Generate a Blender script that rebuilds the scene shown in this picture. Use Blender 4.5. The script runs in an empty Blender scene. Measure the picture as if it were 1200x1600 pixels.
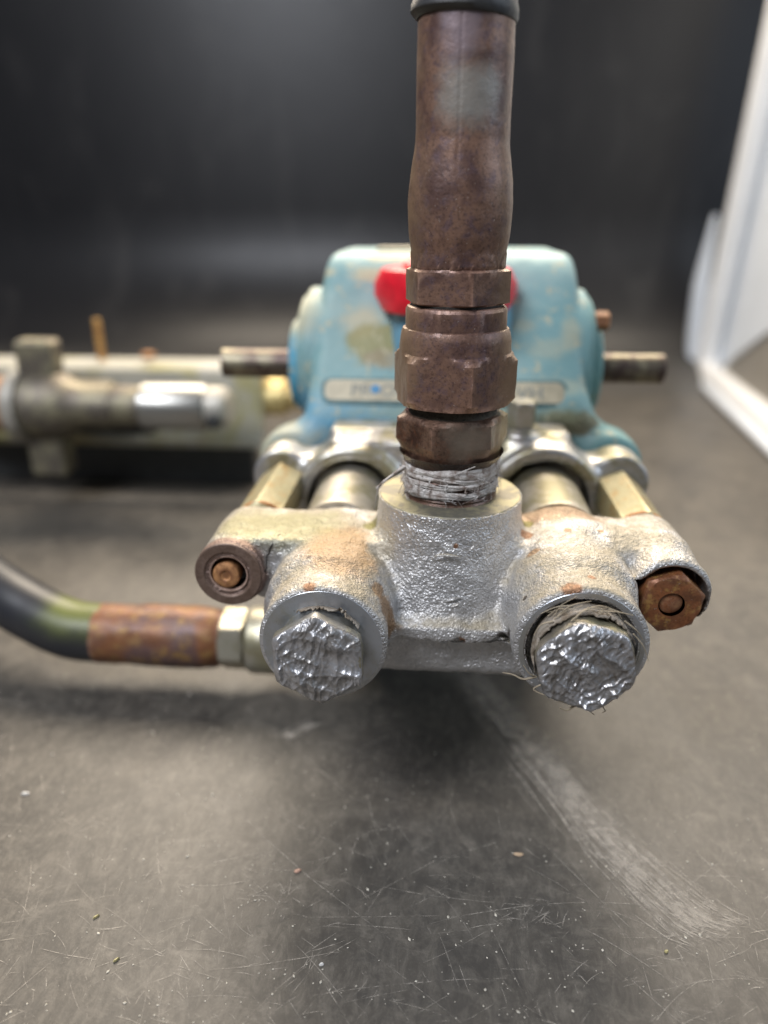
import bpy, math, random
import numpy as np
from mathutils import Vector, Matrix, noise as mnoise

random.seed(7); np.random.seed(7)
R = math.radians
S = 0.017                    # one modelling unit in metres
C = bpy.context.scene.collection
sc = bpy.context.scene

# ------------------------------------------------------------------ camera
cam_d = bpy.data.cameras.new('camera')
cam = bpy.data.objects.new('camera', cam_d); C.objects.link(cam)
CAMPOS = Vector((-0.310, 0.0, 13.6))
cam.location = CAMPOS * S
cam.rotation_euler = (R(90 - 22), 0, R(4.3))
cam_d.sensor_fit = 'VERTICAL'; cam_d.sensor_height = 36; cam_d.sensor_width = 27
cam_d.lens = 1155 / 1600 * 36
cam_d.clip_start = 0.005; cam_d.clip_end = 60
cam_d.dof.use_dof = True
cam_d.dof.focus_distance = 14.7 * S
cam_d.dof.aperture_fstop = 3.7
cam_d.dof.aperture_blades = 0
sc.camera = cam

# ------------------------------------------------------------------ world, lamps, exposure
w = bpy.data.worlds.new('World'); sc.world = w; w.use_nodes = True
w.node_tree.nodes['Background'].inputs[0].default_value = (0.80, 0.88, 1.0, 1)
w.node_tree.nodes['Background'].inputs[1].default_value = 0.11

def area(name, loc, target, sx, sy, power, col):
    d = bpy.data.lights.new(name, 'AREA'); d.shape = 'RECTANGLE'
    d.size = sx * S; d.size_y = sy * S; d.energy = power; d.color = col
    o = bpy.data.objects.new(name, d); C.objects.link(o)
    o.location = Vector(loc) * S
    o.rotation_euler = (Vector(target) - Vector(loc)).to_track_quat('-Z', 'Y').to_euler()
    return o
area('ceiling_window_light', (-6, 84, 70), (0, 16, 2), 84, 56, 60.0, (1.0, 0.87, 0.70))
area('side_window_light', (60, 6, 40), (0, 18, 5), 36, 34, 3.5, (0.74, 0.85, 1.0))
area('room_light', (-32, -20, 66), (0, 15, 5), 32, 28, 16.0, (0.90, 0.93, 1.0))

sc.view_settings.view_transform = 'Standard'
sc.view_settings.look = 'None'
sc.view_settings.exposure = 0.15
sc.view_settings.gamma = 1.0
sc.render.engine = 'CYCLES'
sc.cycles.use_denoising = True
sc.cycles.use_adaptive_sampling = False
sc.cycles.max_bounces = 8
sc.cycles.sample_clamp_indirect = 4.0
sc.cycles.caustics_reflective = False
sc.cycles.caustics_refractive = False

# ------------------------------------------------------------------ colour helper
def srgb(r, g, b):
    f = lambda c: (c / 255 / 12.92) if c / 255 <= 0.04045 else ((c / 255 + 0.055) / 1.055) ** 2.4
    return (f(r), f(g), f(b), 1)

# ------------------------------------------------------------------ node helper
class NT:
    def __init__(s, name, off=(0, 0, 0)):
        s.m = bpy.data.materials.new(name); s.m.use_nodes = True
        s.t = s.m.node_tree; s.n = s.t.nodes; s.l = s.t.links
        s.b = s.n['Principled BSDF']; s.off = Vector(off)
        g = s.n.new('ShaderNodeTexCoord')
        mp = s.n.new('ShaderNodeMapping'); mp.inputs['Scale'].default_value = (1 / S,) * 3
        mp.inputs['Location'].default_value = s.off
        s.l.new(g.outputs['Object'], mp.inputs['Vector'])
        s.co = mp.outputs[0]
    def set(s, **k):
        for a, v in k.items():
            s.inp(s.b.inputs[a.replace('_', ' ')], v)
    def inp(s, sock, v):
        if isinstance(v, bpy.types.NodeSocket): s.l.new(v, sock)
        else: sock.default_value = v
    def noise(s, scale, detail=3, rough=.55, dist=0, vec=None, lac=2.0):
        n = s.n.new('ShaderNodeTexNoise'); n.inputs['Scale'].default_value = scale
        n.inputs['Detail'].default_value = detail; n.inputs['Roughness'].default_value = rough
        n.inputs['Distortion'].default_value = dist; n.inputs['Lacunarity'].default_value = lac
        s.l.new(vec or s.co, n.inputs['Vector']); return n.outputs['Fac']
    def vor(s, scale, feature='F1', vec=None, rnd=1):
        n = s.n.new('ShaderNodeTexVoronoi'); n.feature = feature; n.inputs['Scale'].default_value = scale
        n.inputs['Randomness'].default_value = rnd
        s.l.new(vec or s.co, n.inputs['Vector']); return n.outputs['Distance']
    def stretch(s, sx, sy, sz, rot=(0, 0, 0), vec=None):
        n = s.n.new('ShaderNodeMapping'); n.inputs['Scale'].default_value = (sx, sy, sz)
        n.inputs['Rotation'].default_value = rot
        s.l.new(vec or s.co, n.inputs['Vector']); return n.outputs[0]
    def step(s, v, a, b, lo=0., hi=1.):
        n = s.n.new('ShaderNodeMapRange'); n.interpolation_type = 'SMOOTHSTEP'
        n.inputs['From Min'].default_value = a; n.inputs['From Max'].default_value = b
        n.inputs['To Min'].default_value = lo; n.inputs['To Max'].default_value = hi
        s.inp(n.inputs['Value'], v); return n.outputs[0]
    def math(s, op, a, b=0., c=None):
        n = s.n.new('ShaderNodeMath'); n.operation = op; n.use_clamp = False
        s.inp(n.inputs[0], a); s.inp(n.inputs[1], b)
        if c is not None: s.inp(n.inputs[2], c)
        return n.outputs[0]
    def mix(s, f, a, b):
        n = s.n.new('ShaderNodeMix'); n.data_type = 'RGBA'
        s.inp(n.inputs[0], f); s.inp(n.inputs[6], a); s.inp(n.inputs[7], b); return n.outputs[2]
    def spot(s, c, rad, soft=.5, warp=.5, wscale=1.5):
        """mask 1 inside an ellipsoid about c (with a ragged edge)"""
        sub = s.n.new('ShaderNodeVectorMath'); sub.operation = 'SUBTRACT'
        s.l.new(s.co, sub.inputs[0]); sub.inputs[1].default_value = c
        dv = s.n.new('ShaderNodeVectorMath'); dv.operation = 'DIVIDE'
        s.l.new(sub.outputs[0], dv.inputs[0]); dv.inputs[1].default_value = rad
        ln = s.n.new('ShaderNodeVectorMath'); ln.operation = 'LENGTH'; s.l.new(dv.outputs[0], ln.inputs[0])
        nz = s.noise(wscale, 4, .6)
        v = s.math('ADD', ln.outputs['Value'], s.math('MULTIPLY', s.math('SUBTRACT', nz, .5), warp * 2))
        return s.step(v, 1 - soft, 1 + soft, 1., 0.)
    def upz(s, a=.3, b=.9):
        g = s.n.new('ShaderNodeNewGeometry'); sp = s.n.new('ShaderNodeSeparateXYZ')
        s.l.new(g.outputs['Normal'], sp.inputs[0]); return s.step(sp.outputs[2], a, b)
    def xyz(s, i):
        sp = s.n.new('ShaderNodeSeparateXYZ'); s.l.new(s.co, sp.inputs[0]); return sp.outputs[i]
    def edge(s, a, b):
        g = s.n.new('ShaderNodeNewGeometry'); return s.step(g.outputs['Pointiness'], a, b)
    def bump(s, h, strength=.5, dist=.05, prev=None):
        n = s.n.new('ShaderNodeBump'); n.inputs['Strength'].default_value = strength
        n.inputs['Distance'].default_value = dist * S
        s.l.new(h, n.inputs['Height'])
        if prev: s.l.new(prev, n.inputs['Normal'])
        return n.outputs[0]

# ------------------------------------------------------------------ mesh helpers
def mesh_obj(name, V, F, mat, parent=None, smooth=True, sharp=35, loc=None):
    """V in modelling units, scene coordinates; the object origin is the parent's place (or loc)."""
    V = np.asarray(V, dtype=np.float64)
    o0 = np.array(parent.matrix_basis.translation) / S if parent is not None else np.zeros(3)
    p = parent
    if parent is not None:
        o0 = np.array(parent['place'])
    elif loc is not None:
        o0 = np.array(loc, dtype=float)
    me = bpy.data.meshes.new(name)
    me.from_pydata(((V - o0) * S).tolist(), [], F if isinstance(F, list) else F.tolist())
    if smooth:
        me.polygons.foreach_set('use_smooth', [True] * len(me.polygons))
        if sharp: me.set_sharp_from_angle(angle=R(sharp))
    me.update()
    me.materials.append(mat.m if isinstance(mat, NT) else mat)
    o = bpy.data.objects.new(name, me); C.objects.link(o)
    o['place'] = [float(x) for x in o0]
    if parent is not None: o.parent = parent
    else: o.location = Vector(o0) * S
    return o
def thing(name, label, cat, loc, group=None):
    o = bpy.data.objects.new(name, None); C.objects.link(o)
    o.location = Vector(loc) * S; o['place'] = [float(x) for x in loc]
    o.empty_display_size = 0.01
    o['label'] = label; o['category'] = cat
    if group: o['group'] = group
    return o

class MB:
    def __init__(s): s.V = []; s.F = []
    def add(s, V, F):
        k = len(s.V); s.V += [tuple(v) for v in V]; s.F += [tuple(i + k for i in f) for f in F]; return s
    def obj(s, name, mat, parent=None, **k): return mesh_obj(name, s.V, s.F, mat, parent, **k)

def frame(axis):
    a = Vector(axis).normalized()
    if abs(a.z) > .9: u = Vector((1, 0, 0))
    elif abs(a.x) > .9: u = Vector((0, 1, 0))
    else: u = Vector((1, 0, 0))
    u = (u - a * u.dot(a)).normalized(); v = a.cross(u)
    return a, u, v
def lathe(prof, origin=(0, 0, 0), axis=(0, 0, 1), n=64, rot=0., fn=None, jit=0, caps=True, sub=0):
    """prof: [(r, h)...] along axis. fn(angle, r, h)->r shapes the section."""
    if sub:
        q = []
        for (r0, h0), (r1, h1) in zip(prof[:-1], prof[1:]):
            L = math.hypot(r1 - r0, h1 - h0); k = max(1, int(L / sub))
            for i in range(k): q.append((r0 + (r1 - r0) * i / k, h0 + (h1 - h0) * i / k))
        q.append(prof[-1]); prof = q
    a, u, v = frame(axis); O = Vector(origin); V = []; F = []
    for r, h in prof:
        for i in range(n):
            t = 2 * math.pi * i / n + rot
            rr = fn(t - rot, r, h) if fn else r
            p = O + a * h + (u * math.cos(t) + v * math.sin(t)) * rr
            if jit:
                d = mnoise.noise(p * 3.1) * jit + mnoise.noise(p * 9.) * jit * .4
                p = p + (u * math.cos(t) + v * math.sin(t)) * d * min(1, rr)
            V.append(p)
    m = len(prof)
    for j in range(m - 1):
        for i in range(n):
            k = (i + 1) % n
            F.append((j * n + i, j * n + k, (j + 1) * n + k, (j + 1) * n + i))
    if caps:
        if prof[0][0] > 1e-6: F.append(tuple(range(n - 1, -1, -1)))
        if prof[-1][0] > 1e-6: F.append(tuple((m - 1) * n + i for i in range(n)))
    return V, F
def hexfn(Rc, k=6, rnd=.03):
    ap = Rc * math.cos(math.pi / k)
    def f(t, r, h):
        tt = (t % (2 * math.pi / k)) - math.pi / k
        hr = ap / math.cos(tt)
        e = 1.0 / (rnd * .3 * Rc); cap = Rc * (1 - rnd * .35); m = min(hr, cap)
        return min(m - math.log(math.exp(-e * (hr - m)) + math.exp(-e * (cap - m))) / e, r)
    return f
def hexnut(origin, axis, Rc, h0, h1, rot=0., ch=.12, hole=None, n=72, k=6, chb=None, rnd=.03, jit=0.0, sub=.15):
    """chamfered hexagonal prism; vertex directions at rot + i*60 deg"""
    chb = ch if chb is None else chb; ap = Rc * math.cos(math.pi / k)
    prof = [(0 if hole is None else hole, h0), (ap * .97, h0), (ap * .98 + .001, h0 + chb * .1), (Rc, h0 + chb), (Rc, h0 + chb + .001)]
    m = max(1, int((h1 - h0 - ch - chb) / sub))
    for i in range(1, m): prof.append((Rc, h0 + chb + (h1 - h0 - ch - chb) * i / m))
    prof += [(Rc, h1 - ch), (ap * .98, h1 - ch * .1), (ap * .95, h1), (0 if hole is None else hole, h1)]
    return lathe(prof, origin, axis, n, rot, hexfn(Rc, k, rnd), jit=jit, caps=hole is None)
def tube(pts, rad, n=12, cap=True, fn=None):
    P = [Vector(p) for p in pts]; V = []; F = []
    up = Vector((0, 0, 1)); pu = None
    for i, p in enumerate(P):
        t = (P[min(i + 1, len(P) - 1)] - P[max(i - 1, 0)]).normalized()
        if pu is None:
            u = up.cross(t)
            if u.length < .1: u = Vector((1, 0, 0)).cross(t)
        else: u = pu - t * pu.dot(t)
        u.normalize(); pu = u; v = t.cross(u)
        r = rad[i] if hasattr(rad, '__len__') else rad
        for k in range(n):
            a = 2 * math.pi * k / n; V.append(p + (u * math.cos(a) + v * math.sin(a)) * r)
    for i in range(len(P) - 1):
        for k in range(n):
            q = (k + 1) % n; F.append((i * n + k, i * n + q, (i + 1) * n + q, (i + 1) * n + k))
    if cap: F.append(tuple(range(n - 1, -1, -1))); F.append(tuple((len(P) - 1) * n + k for k in range(n)))
    return V, F
def spline(pts, m=8):
    P = [Vector(p) for p in pts]; P = [P[0] * 2 - P[1]] + P + [P[-1] * 2 - P[-2]]; out = []
    for i in range(1, len(P) - 2):
        a, b, c, d = P[i - 1:i + 3]
        for k in range(m):
            t = k / m
            out.append(.5 * ((2 * b) + (c - a) * t + (2 * a - 5 * b + 4 * c - d) * t * t + (3 * b - a - 3 * c + d) * t ** 3))
    out.append(P[-2]); return out
def rbox(c, h, b=.05):
    """box with chamfered edges: centre, half sizes"""
    c = Vector(c); V = []; F = []
    for sx in (-1, 1):
        for sy in (-1, 1):
            for sz in (-1, 1):
                for ax in range(3):
                    p = [sx * h[0], sy * h[1], sz * h[2]]
                    for k in range(3):
                        if k != ax: p[k] -= (sx, sy, sz)[k] * b
                    V.append(c + Vector(p))
    idx = lambda sx, sy, sz, ax: ((sx > 0) * 4 + (sy > 0) * 2 + (sz > 0)) * 3 + ax
    for ax in range(3):
        o = [k for k in range(3) if k != ax]
        for s in (-1, 1):
            q = []
            for a, bb in ((-1, -1), (1, -1), (1, 1), (-1, 1)):
                v = [0, 0, 0]; v[ax] = s; v[o[0]] = a; v[o[1]] = bb; q.append(idx(*v, ax))
            F.append(tuple(q))
    for ax in range(3):
        o = [k for k in range(3) if k != ax]
        for a in (-1, 1):
            for bb in (-1, 1):
                v0 = [0, 0, 0]; v1 = [0, 0, 0]; v0[ax] = -1; v1[ax] = 1
                for v in (v0, v1): v[o[0]] = a; v[o[1]] = bb
                F.append((idx(*v0, o[0]), idx(*v1, o[0]), idx(*v1, o[1]), idx(*v0, o[1])))
    for sx in (-1, 1):
        for sy in (-1, 1):
            for sz in (-1, 1): F.append(tuple(idx(sx, sy, sz, a) for a in range(3)))
    cc = c; G = []
    for f in F:                                     # outward normals
        p = [V[i] for i in f]; nrm = (p[1] - p[0]).cross(p[2] - p[0]); m = sum(p, Vector()) / len(p) - cc
        G.append(f if nrm.dot(m) > 0 else tuple(reversed(f)))
    return V, G

# ------------------------------------------------------------------ signed distance modelling (castings)
def smin(a, b, k):
    h = np.clip(.5 + .5 * (b - a) / k, 0, 1); return b * (1 - h) + a * h - k * h * (1 - h)
def smax(a, b, k): return -smin(-a, -b, k)
def scyl(p, ax, c, r, lo, hi, rd=.1, slope=0., hs=None):
    o = [k for k in range(3) if k != ax]
    rr = r if not slope else r + (p[ax] - lo) * slope
    q = np.hypot(p[o[0]] - c[0], p[o[1]] - c[1]) - rr + rd
    w = np.abs(p[ax] - (lo + hi) / 2) - (hi - lo) / 2 + rd
    return np.minimum(np.maximum(q, w), 0) + np.hypot(np.maximum(q, 0), np.maximum(w, 0)) - rd
def sbox(p, lo, hi, rd=.1):
    q = [np.abs(p[i] - (lo[i] + hi[i]) / 2) - (hi[i] - lo[i]) / 2 + rd for i in range(3)]
    m = np.maximum(np.maximum(q[0], q[1]), q[2])
    return np.minimum(m, 0) + np.sqrt(sum(np.maximum(a, 0) ** 2 for a in q)) - rd
def scap(p, a, b, ra, rb=None):
    rb = ra if rb is None else rb; d = [b[i] - a[i] for i in range(3)]; L = sum(x * x for x in d)
    t = np.clip(sum((p[i] - a[i]) * d[i] for i in range(3)) / L, 0, 1)
    return np.sqrt(sum((p[i] - a[i] - t * d[i]) ** 2 for i in range(3))) - (ra + (rb - ra) * t)
def surface(fn, lo, hi, h):
    n = [int((hi[i] - lo[i]) / h) + 2 for i in range(3)]
    ax = [(lo[i] + h * np.arange(n[i])).astype(np.float32) for i in range(3)]
    G = np.meshgrid(*ax, indexing='ij'); v = fn(G).astype(np.float32); del G
    s = v < 0
    c = sum(s[i:n[0] - 1 + i, j:n[1] - 1 + j, k:n[2] - 1 + k].astype(np.int8) for i in (0, 1) for j in (0, 1) for k in (0, 1))
    ci = np.argwhere((c > 0) & (c < 8)); acc = np.zeros(ci.shape); cnt = np.zeros(len(ci))
    cor = [(i, j, k) for i in (0, 1) for j in (0, 1) for k in (0, 1)]
    for A in cor:
        for x in range(3):
            if A[x]: continue
            B = list(A); B[x] = 1
            va = v[ci[:, 0] + A[0], ci[:, 1] + A[1], ci[:, 2] + A[2]]; vb = v[ci[:, 0] + B[0], ci[:, 1] + B[1], ci[:, 2] + B[2]]
            cr = (va < 0) != (vb < 0); t = np.where(cr, va / np.where(cr, va - vb, 1), 0)
            P = np.array(A, float)[None, :] + t[:, None] * (np.array(B) - np.array(A))[None, :]
            acc += np.where(cr[:, None], P, 0); cnt += cr
    V = np.array(lo)[None, :] + h * (ci + acc / cnt[:, None])
    e = h * .25
    for _ in range(2):
        f0 = fn([V[:, 0], V[:, 1], V[:, 2]]); g = np.zeros(V.shape)
        for x in range(3):
            D = V.copy(); D[:, x] += e; g[:, x] = (fn([D[:, 0], D[:, 1], D[:, 2]]) - f0) / e
        L = np.maximum((g ** 2).sum(1), .05); mv = -f0[:, None] * g / L[:, None]
        ln = np.sqrt((mv ** 2).sum(1)); mv *= np.minimum(1, h * .6 / np.maximum(ln, 1e-9))[:, None]; V = V + mv
    idx = -np.ones([m - 1 for m in n], dtype=np.int64); idx[ci[:, 0], ci[:, 1], ci[:, 2]] = np.arange(len(ci))
    F = []
    for x in range(3):
        y, z = (x + 1) % 3, (x + 2) % 3
        sa = [slice(1, n[i] - 1) for i in range(3)]; sb = list(sa); sa[x] = slice(0, n[x] - 1); sb[x] = slice(1, n[x])
        a = s[tuple(sa)]; b = s[tuple(sb)]; q = np.argwhere(a != b)
        if not len(q): continue
        inside = a[q[:, 0], q[:, 1], q[:, 2]]; off = np.ones(3, int); off[x] = 0; q = q + off
        def at(dy, dz):
            r = q.copy(); r[:, y] += dy; r[:, z] += dz; return idx[r[:, 0], r[:, 1], r[:, 2]]
        quad = np.stack([at(-1, -1), at(0, -1), at(0, 0), at(-1, 0)], 1)
        quad[~inside] = quad[~inside][:, ::-1]; F.append(quad)
    F = np.concatenate(F); F = F[(F >= 0).all(1)]
    return V, F
def vnoise(p, sc_, seed=0, octs=2):
    """cheap vectorised value noise (-1..1)"""
    out = 0; amp = 1.; tot = 0
    for o in range(octs):
        q = [np.asarray(a, dtype=np.float64) * sc_ * 2 ** o + 17.3 * seed + 5.1 * o for a in p]
        i = [np.floor(a).astype(np.int64) for a in q]; f = [a - b for a, b in zip(q, i)]; f = [t * t * (3 - 2 * t) for t in f]
        r = 0
        for dx in (0, 1):
            for dy in (0, 1):
                for dz in (0, 1):
                    h = ((i[0] + dx) * 374761393 + (i[1] + dy) * 668265263 + (i[2] + dz) * 2147483647 + seed * 974711) & 0xFFFFFFF
                    h = (h ^ (h >> 13)) * 1274126177 & 0xFFFFFFF; h = (h ^ (h >> 16)) & 0xFFFF
                    r = r + (h / 32767.5 - 1) * (f[0] if dx else 1 - f[0]) * (f[1] if dy else 1 - f[1]) * (f[2] if dz else 1 - f[2])
        out = out + r * amp; tot += amp; amp *= .5
    return out / tot

# ================================================================== MATERIALS
PB = (0.0, 22.0, 0.0)        # pump base point
HB = (0.0, 15.68, 7.8)       # foot of the upright hose

def mat_floor():
    m = NT('black_plastic_sheet')
    up = m.upz(.9, .999)
    cloud = m.noise(.11, 5, .62, .8); mid = m.noise(.55, 5, .65, .5); fine = m.noise(6, 4, .6)
    dust = m.math('MULTIPLY', m.step(m.math('ADD', cloud, m.math('MULTIPLY', mid, .30)), .15, 1.05), up)
    col = m.mix(dust, (0.017, 0.016, 0.016, 1), (0.118, 0.104, 0.086, 1))
    wiped = m.step(m.noise(.35, 4, .7, 1.5, vec=m.stretch(1, .35, 1, (0, 0, .9))), .56, .8)
    col = m.mix(m.math('MULTIPLY', m.math('MULTIPLY', wiped, .35), up), col, (0.15, 0.14, 0.13, 1))
    st1 = m.step(m.noise(2.2, 8, .8, .6, vec=m.stretch(.25, 4, 1, (0, 0, .35))), .62, .78)
    st2 = m.step(m.noise(1.4, 6, .75, .8, vec=m.stretch(.2, 5, 1, (0, 0, -.9))), .64, .8)
    st = m.math('MULTIPLY', m.math('MAXIMUM', st1, st2), m.math('MULTIPLY', up, .5))
    col = m.mix(st, col, (0.19, 0.175, 0.15, 1))
    grain = m.step(m.noise(18, 3, .7), .58, .75)
    col = m.mix(m.math('MULTIPLY', m.math('MULTIPLY', grain, .40), up), col, (0.25, 0.23, 0.2, 1))
    mot = m.step(m.noise(3.2, 9, .82, 1.2, vec=m.stretch(1, .45, 1, (0, 0, .5))), .40, .68)
    col = m.mix(m.math('MULTIPLY', m.math('MULTIPLY', mot, .42), up), col, (0.24, 0.215, 0.18, 1))
    mot2 = m.step(m.noise(1.1, 9, .8, 1.8, vec=m.stretch(.6, 1, 1, (0, 0, -.4))), .50, .72)
    col = m.mix(m.math('MULTIPLY', m.math('MULTIPLY', mot2, .35), up), col, (0.27, 0.24, 0.20, 1))
    drk = m.step(m.noise(.8, 7, .75, 1.), .42, .62, 0., 1.)
    col = m.mix(m.math('MULTIPLY', m.math('MULTIPLY', drk, .45), up), col, (0.035, 0.033, 0.031, 1))
    rough = m.math('ADD', m.math('MULTIPLY', dust, .24), m.math('ADD', m.math('MULTIPLY', fine, .12), .26))
    m.set(Base_Color=col, Roughness=rough, Specular_IOR_Level=.5)
    b = m.bump(m.noise(.5, 3, .5), .15, .05); b = m.bump(m.noise(14, 3, .6), .12, .02, b)
    m.set(Normal=b)
    return m
def mat_scratch(name, lo, hi):
    m = NT(name)
    a = m.step(m.noise(2.8, 6, .75, 1.), .38, .64, lo, hi)
    m.set(Base_Color=(0.60, 0.54, 0.46, 1), Roughness=.75, Alpha=a)
    return m
def mat_cast(name='cast_aluminium', k=1.):
    m = NT(name, PB)
    n1 = m.noise(.8, 5, .6, .5); n2 = m.noise(5, 5, .65); n3 = m.noise(13, 3, .6)
    col = m.mix(m.step(n1, .35, .7), (0.55, 0.545, 0.545, 1), (0.66, 0.65, 0.645, 1))
    up = m.upz(.1, .85)
    # lime and dust lying on the upward faces
    warm = m.math('MULTIPLY', up, m.step(m.math('ADD', n1, m.math('MULTIPLY', n2, .5)), .50, .88))
    col = m.mix(m.math('MULTIPLY', warm, .85), col, (0.35, 0.29, 0.185, 1))
    s1 = m.spot((-2.25, 14.3, 6.95), (.85, 1.0, .7), .3, .45, 2.4)     # ochre rust bloom, left chamber
    col = m.mix(m.math('MULTIPLY', s1, .8), col, (0.42, 0.26, 0.12, 1))
    s2 = m.spot((-3.9, 15.4, 7.0), (1.5, .9, .5), .35, .45, 2.5)      # yellow-green film, left shoulder
    col = m.mix(m.math('MULTIPLY', s2, .65), col, (0.29, 0.27, 0.11, 1))
    s3 = m.spot((2.4, 16.2, 7.2), (1.4, .6, .4), .4, .6, 3.)          # brown stain behind, right
    col = m.mix(m.math('MULTIPLY', s3, .75), col, (0.38, 0.23, 0.12, 1))
    cr = m.spot((-1.45, 14.7, 6.95), (.35, .6, .4), .3, .5, 5.); col = m.mix(m.math('MULTIPLY', cr, .8), col, (0.62, 0.57, 0.46, 1))
    for c, r, k in (((1.77, 14.39, 6.95), .15, 0), ((2.56, 14.98, 7.23), .09, 0), ((3.3, 15.1, 7.17), .07, 0), ((1.70, 15.15, 7.0), .16, 2), ((1.75, 15.8, 7.0), .2, 1), ((-1.70, 15.53, 7.0), .24, 1),
                    ((-1.25, 13.35, 6.0), .33, 0), ((-1.15, 13.4, 5.6), .3, 0), ((-1.42, 13.5, 6.4), .2, 0), ((.13, 14.05, 7.19), .055, 2), ((.3, 13.58, 5.2), .09, 2), ((1.35, 13.3, 5.5), .2, 3), ((1.15, 13.55, 5.35), .13, 3), ((1.52, 13.21, 6.47), .06, 3),
                    ((-2.72, 12.7, 6.8), .13, 2), ((2.3, 12.68, 7.0), .2, 2), ((-2.9, 13.8, 6.9), .08, 3), ((2.75, 13.1, 7.05), .08, 2)):
        sp = m.spot(c, (r, r, r), .3, .5, 7)
        col = m.mix(m.math('MULTIPLY', sp, .9), col, [(0.34, 0.21, 0.11, 1), (0.20, 0.18, 0.035, 1), (0.30, 0.14, 0.06, 1), (0.05, 0.035, 0.025, 1)][k])
    sr = m.spot((-4.84, 14.45, 6.2), (.9, .35, .9), .12, .2, 4)       # rust run round the left lug
    col = m.mix(m.math('MULTIPLY', sr, .85), col, (0.25, 0.15, 0.115, 1))
    sr2 = m.spot((4.75, 14.3, 5.9), (.8, .9, .75), .3, .35, 3)  # rust brown round the right nut, darkened with the pocket's shade
    col = m.mix(m.math('MULTIPLY', sr2, .8), col, (0.13, 0.085, 0.045, 1))
    pits = m.step(m.vor(9), .0, .16, 1, 0); pm = m.math('MULTIPLY', pits, m.step(m.noise(1.3, 3), .52, .62))
    col = m.mix(m.math('MULTIPLY', pm, .8), col, (0.10, 0.085, 0.07, 1))
    gr = m.step(n3, .50, .68); col = m.mix(m.math('MULTIPLY', m.math('MULTIPLY', gr, up), .5), col, (0.20, 0.165, 0.11, 1))
    # cracked scale
    ck = m.step(m.vor(5.5, 'DISTANCE_TO_EDGE'), .0, .035, 1, 0)
    ckm = m.math('MULTIPLY', ck, m.math('MAXIMUM', m.spot((-1.3, 13.1, 5.5), (.5, .6, .6), .3, .3, 3), m.spot((-3.4, 13.6, 6.2), (.35, .7, .7), .3, .3, 3)))
    col = m.mix(m.math('MULTIPLY', ckm, .8), col, (0.12, 0.09, 0.06, 1))
    dirt = m.math('MAXIMUM', warm, s1)
    m.set(Base_Color=col, Metallic=m.math('SUBTRACT', .78, m.math('MULTIPLY', dirt, .65)),
          Roughness=m.math('ADD', m.math('ADD', .37, m.math('MULTIPLY', n2, .12)), m.math('MULTIPLY', dirt, .12)))
    hgt = m.math('ADD', m.math('MULTIPLY', m.noise(17, 1, .4), 1.), m.math('MULTIPLY', m.noise(34, 1, .4), .45))
    b = m.bump(hgt, .42 * k, .038); b = m.bump(m.noise(3, 3, .6), .4 * k, .08, b)
    b = m.bump(m.math('MULTIPLY', ckm, -1.), .6, .04, b)
    m.set(Normal=b)
    return m
def mat_machined(name='machined_aluminium', base=(0.50, 0.51, 0.53, 1), rough=.32, off=PB, warmth=.35, scratch=.12):
    m = NT(name, off)
    n1 = m.noise(1.2, 4, .6, .4); n2 = m.noise(7, 4, .7)
    d = (0.36, 0.33, 0.22, 1)
    col = m.mix(m.math('MULTIPLY', m.step(m.math('ADD', n1, m.math('MULTIPLY', n2, .4)), .6, .85), warmth * 1.6), base, d)
    sp = m.step(m.noise(11, 3, .7), .66, .72)
    col = m.mix(m.math('MULTIPLY', sp, .5), col, (0.13, 0.11, 0.09, 1))
    m.set(Base_Color=col, Metallic=m.math('SUBTRACT', .95, m.math('MULTIPLY', n1, .25)), Roughness=m.math('ADD', rough - .08, m.math('MULTIPLY', n2, .22)))
    m.set(Normal=m.bump(m.noise(10, 4, .7), scratch, .04))
    return m
def mat_rust(name, a, b, c, off, metal=.25, rough=.55, silver=None, seam=0, scale=1.):
    m = NT(name, off)
    n1 = m.noise(.9 * scale, 5, .65, .7); n2 = m.noise(4 * scale, 5, .7, .3); n3 = m.noise(16, 4, .7)
    col = m.mix(m.step(n1, .38, .62), a, b)
    col = m.mix(m.math('MULTIPLY', m.step(n2, .48, .66), .8), col, c)
    col = m.mix(m.math('MULTIPLY', m.step(n3, .48, .66), .55), col, tuple(x * .35 for x in a[:3]) + (1,))
    lt = m.step(m.noise(22, 2, .5), .70, .74)
    col = m.mix(m.math('MULTIPLY', lt, .5), col, (0.45, 0.40, 0.36, 1))
    met = metal
    ew = m.math('MULTIPLY', m.edge(.515, .56), m.step(n2, .35, .6)); col = m.mix(m.math('MULTIPLY', ew, .6), col, tuple(min(1, x * 2.1 + .04) for x in b[:3]) + (1,))  # pale worn edges, with the edge highlight put into the colour
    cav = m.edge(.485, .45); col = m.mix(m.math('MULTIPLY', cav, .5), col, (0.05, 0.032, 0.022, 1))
    if silver:
        for (cc, rr, colr) in silver:
            s_ = m.math('MULTIPLY', m.spot(cc, rr, .6, .75, 2.2), .8)
            col = m.mix(s_, col, colr)
    m.set(Base_Color=col, Metallic=met, Roughness=m.math('ADD', rough - .12, m.math('MULTIPLY', n2, .28)))
    h = m.math('ADD', m.noise(5, 5, .6), m.math('MULTIPLY', m.noise(26, 3, .6), .3))
    m.set(Normal=m.bump(h, .28, .045))
    return m
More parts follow.
